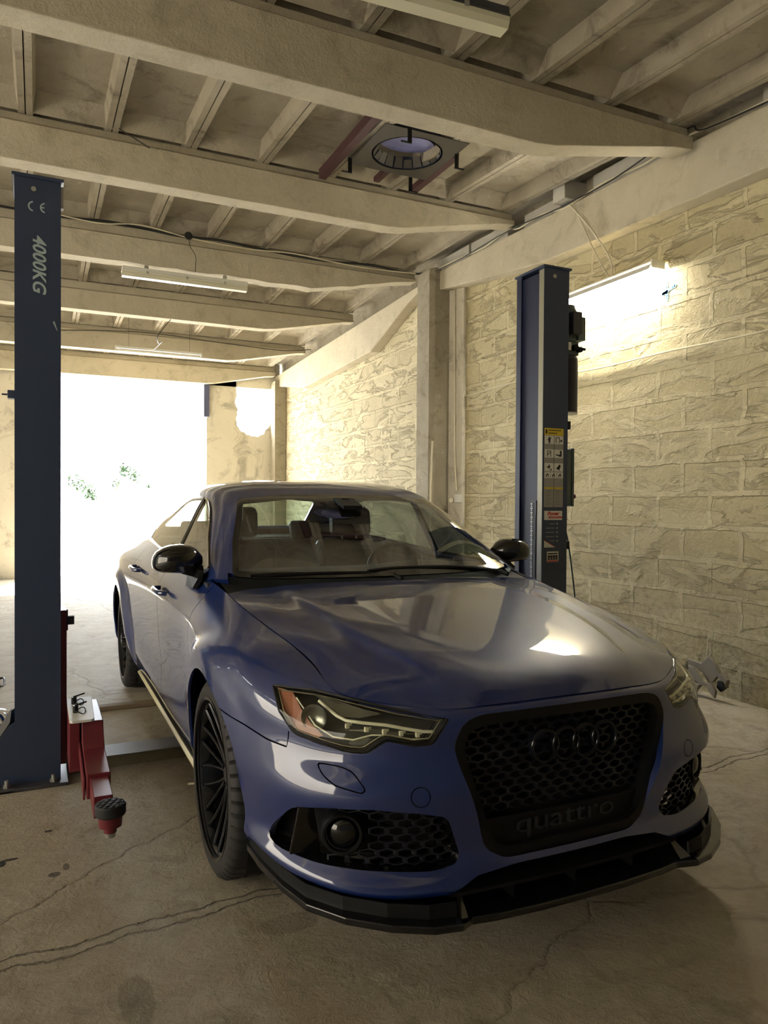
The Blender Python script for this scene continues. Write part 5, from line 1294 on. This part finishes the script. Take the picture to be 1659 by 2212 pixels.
def wheel(x, y, flip, src=None):
    if src is None:
        wh = build('wheel', rim_mb(), M['rim'], CAR, smooth=True)
        kids = [build('spokes', spokes_mb(), M['rim'], wh, bevel=.0012), build('tyre', tyre_mb(), M['tyre'], wh, smooth=True, angle=30)]
        hb = MB(); hb.lathe([(0, -.083), (.026, -.083), (.030, -.080), (.052, -.078), (.060, -.070), (.062, -.04), (0, -.04)], (0, 0, 0), 0, 40)
        for k in range(5): a = 2*PI*k/5; hb.cyl((-.084, .044*math.sin(a), .044*math.cos(a)), (-.070, .044*math.sin(a), .044*math.cos(a)), .0075, 6)
        kids.append(build('hub', hb, M['rim'], wh, smooth=True))
        ds = MB(); ds.lathe([(.06, -.02), (.185, -.02), (.187, -.015), (.187, .005), (.06, .005)], (0, 0, 0), 0, 64); kids.append(build('brake_disc', ds, M['disc'], wh, smooth=True))
        cp = MB(); cp.prism([(.10, .06), (.19, .06), (.20, -.02), (.19, -.10), (.10, -.10)], 0, -.045, .03); kids.append(build('brake_caliper', cp, M['black'], wh, bevel=.01))
    else:
        wh = src.copy(); COL.objects.link(wh); wh.parent = CAR
        for ch in list(src.children):
            c = ch.copy(); COL.objects.link(c); c.parent = wh
    wh.location = (x, y, .345); wh.rotation_euler = (0, 0, PI if flip else 0); WHEELS.append(wh); return wh
w0 = wheel(-.745, 0, False); wheel(-.755, 2.912, False, w0); wheel(.745, 0, True, w0); wheel(.755, 2.912, True, w0)
# ---------- cabin
mb = MB(); mb.box((-.74, .50, .25), (.74, 3.1, .30)); mb.box((-.79, .5, .3), (-.76, 3.1, .98)); mb.box((.76, .5, .3), (.79, 3.1, .98)); mb.box((-.74, 2.75, .3), (.74, 2.85, 1.04)); mb.box((-.70, 2.80, 1.03), (.70, 3.25, 1.06)); build('cabin_floor', mb, M['cabin'], CAR)
mb = MB(); xs = np.linspace(-.70, .70, 29); vv = []
prof = [(.47, .985), (.62, 1.012), (.80, 1.010), (.90, .975), (.93, .90), (.90, .60)]
for y, z in prof: vv += [(x, y+.10*(x/.7)**2*0, z+(.020*math.exp(-((x-.36)/.18)**2) if .55 < y < .95 else 0)) for x in xs]
mb.add(vv, [(r*29+i, r*29+i+1, r*29+i+30, r*29+i+29) for r in range(5) for i in range(28)]); build('dashboard', mb, M['cabin'], CAR, smooth=True)
mb = MB(); c0 = Vector((.36, 1.0, .93)); ax1 = Vector((1, 0, 0)); ax2 = Vector((0, .42, .91))
mb.tube([tuple(c0+ax1*.18*math.cos(2*PI*k/40)+ax2*.18*math.sin(2*PI*k/40)) for k in range(40)], .014, 10, closed=True)
mb.tube([tuple(c0-ax1*.17), tuple(c0+ax1*.17)], .016, 8); mb.tube([tuple(c0), tuple(c0-ax2*.17)], .016, 8); mb.tube([tuple(c0), (.36, .85, .88)], .03, 10)
build('steering_wheel', mb, M['black'], CAR, smooth=True)
def seat(x, y, hr=True, w=.25):
    mb = MB(); mb.prism([(y-.25, .38), (y+.20, .36), (y+.22, .50), (y-.22, .55), (y-.28, .50)], 0, x-w, x+w)
    mb.prism([(y+.14, .50), (y+.27, .48), (y+.43, 1.08), (y+.36, 1.10), (y+.30, 1.06)], 0, x-w+.02, x+w-.02)
    o = build('seat', mb, M['seat'], CAR, bevel=.03)
    h = MB(); h.prism([(y+.33, 1.12), (y+.42, 1.11), (y+.45, 1.27), (y+.40, 1.30), (y+.34, 1.27)], 0, x-.13, x+.13); build('headrest', h, M['seat'], o, bevel=.025)
    for e in (-.05, .05): h = MB(); h.cyl((x+e, y+.39, 1.05), (x+e, y+.40, 1.14), .007, 8); build('headrest_post', h, M['steel'], o)
seat(-.37, 1.35); seat(.37, 1.35)
mb = MB(); mb.prism([(1.95, .38), (2.5, .36), (2.5, .50), (1.95, .55)], 0, -.66, .66); mb.prism([(2.42, .50), (2.58, .48), (2.74, 1.05), (2.66, 1.06)], 0, -.66, .66); rs = build('rear_seat', mb, M['seat'], CAR, bevel=.03)
for x in (-.40, .40):
    h = MB(); h.prism([(2.62, 1.04), (2.70, 1.03), (2.75, 1.17), (2.68, 1.19)], 0, x-.12, x+.12); build('headrest', h, M['seat'], rs, bevel=.02)
mb = MB(); mb.lathe([(0, -.012), (.7, -.012), (.9, 0), (1, .02), (.9, .03), (0, .03)], (0, 0, 0), 1, 28); mb.v = [(x*.115, y+.93, z*.038+1.275) for x, y, z in mb.v]; mr = build('rear_view_mirror', mb, M['black'], CAR, smooth=True)
mb = MB(); mb.box((-.02, .90, 1.29), (.02, .97, 1.345)); mb.prism([(.80,1.29),(.97,1.345),(.93,1.35),(.80,1.31)], 0, -.05, .05); build('mirror_stem', mb, M['black'], mr)
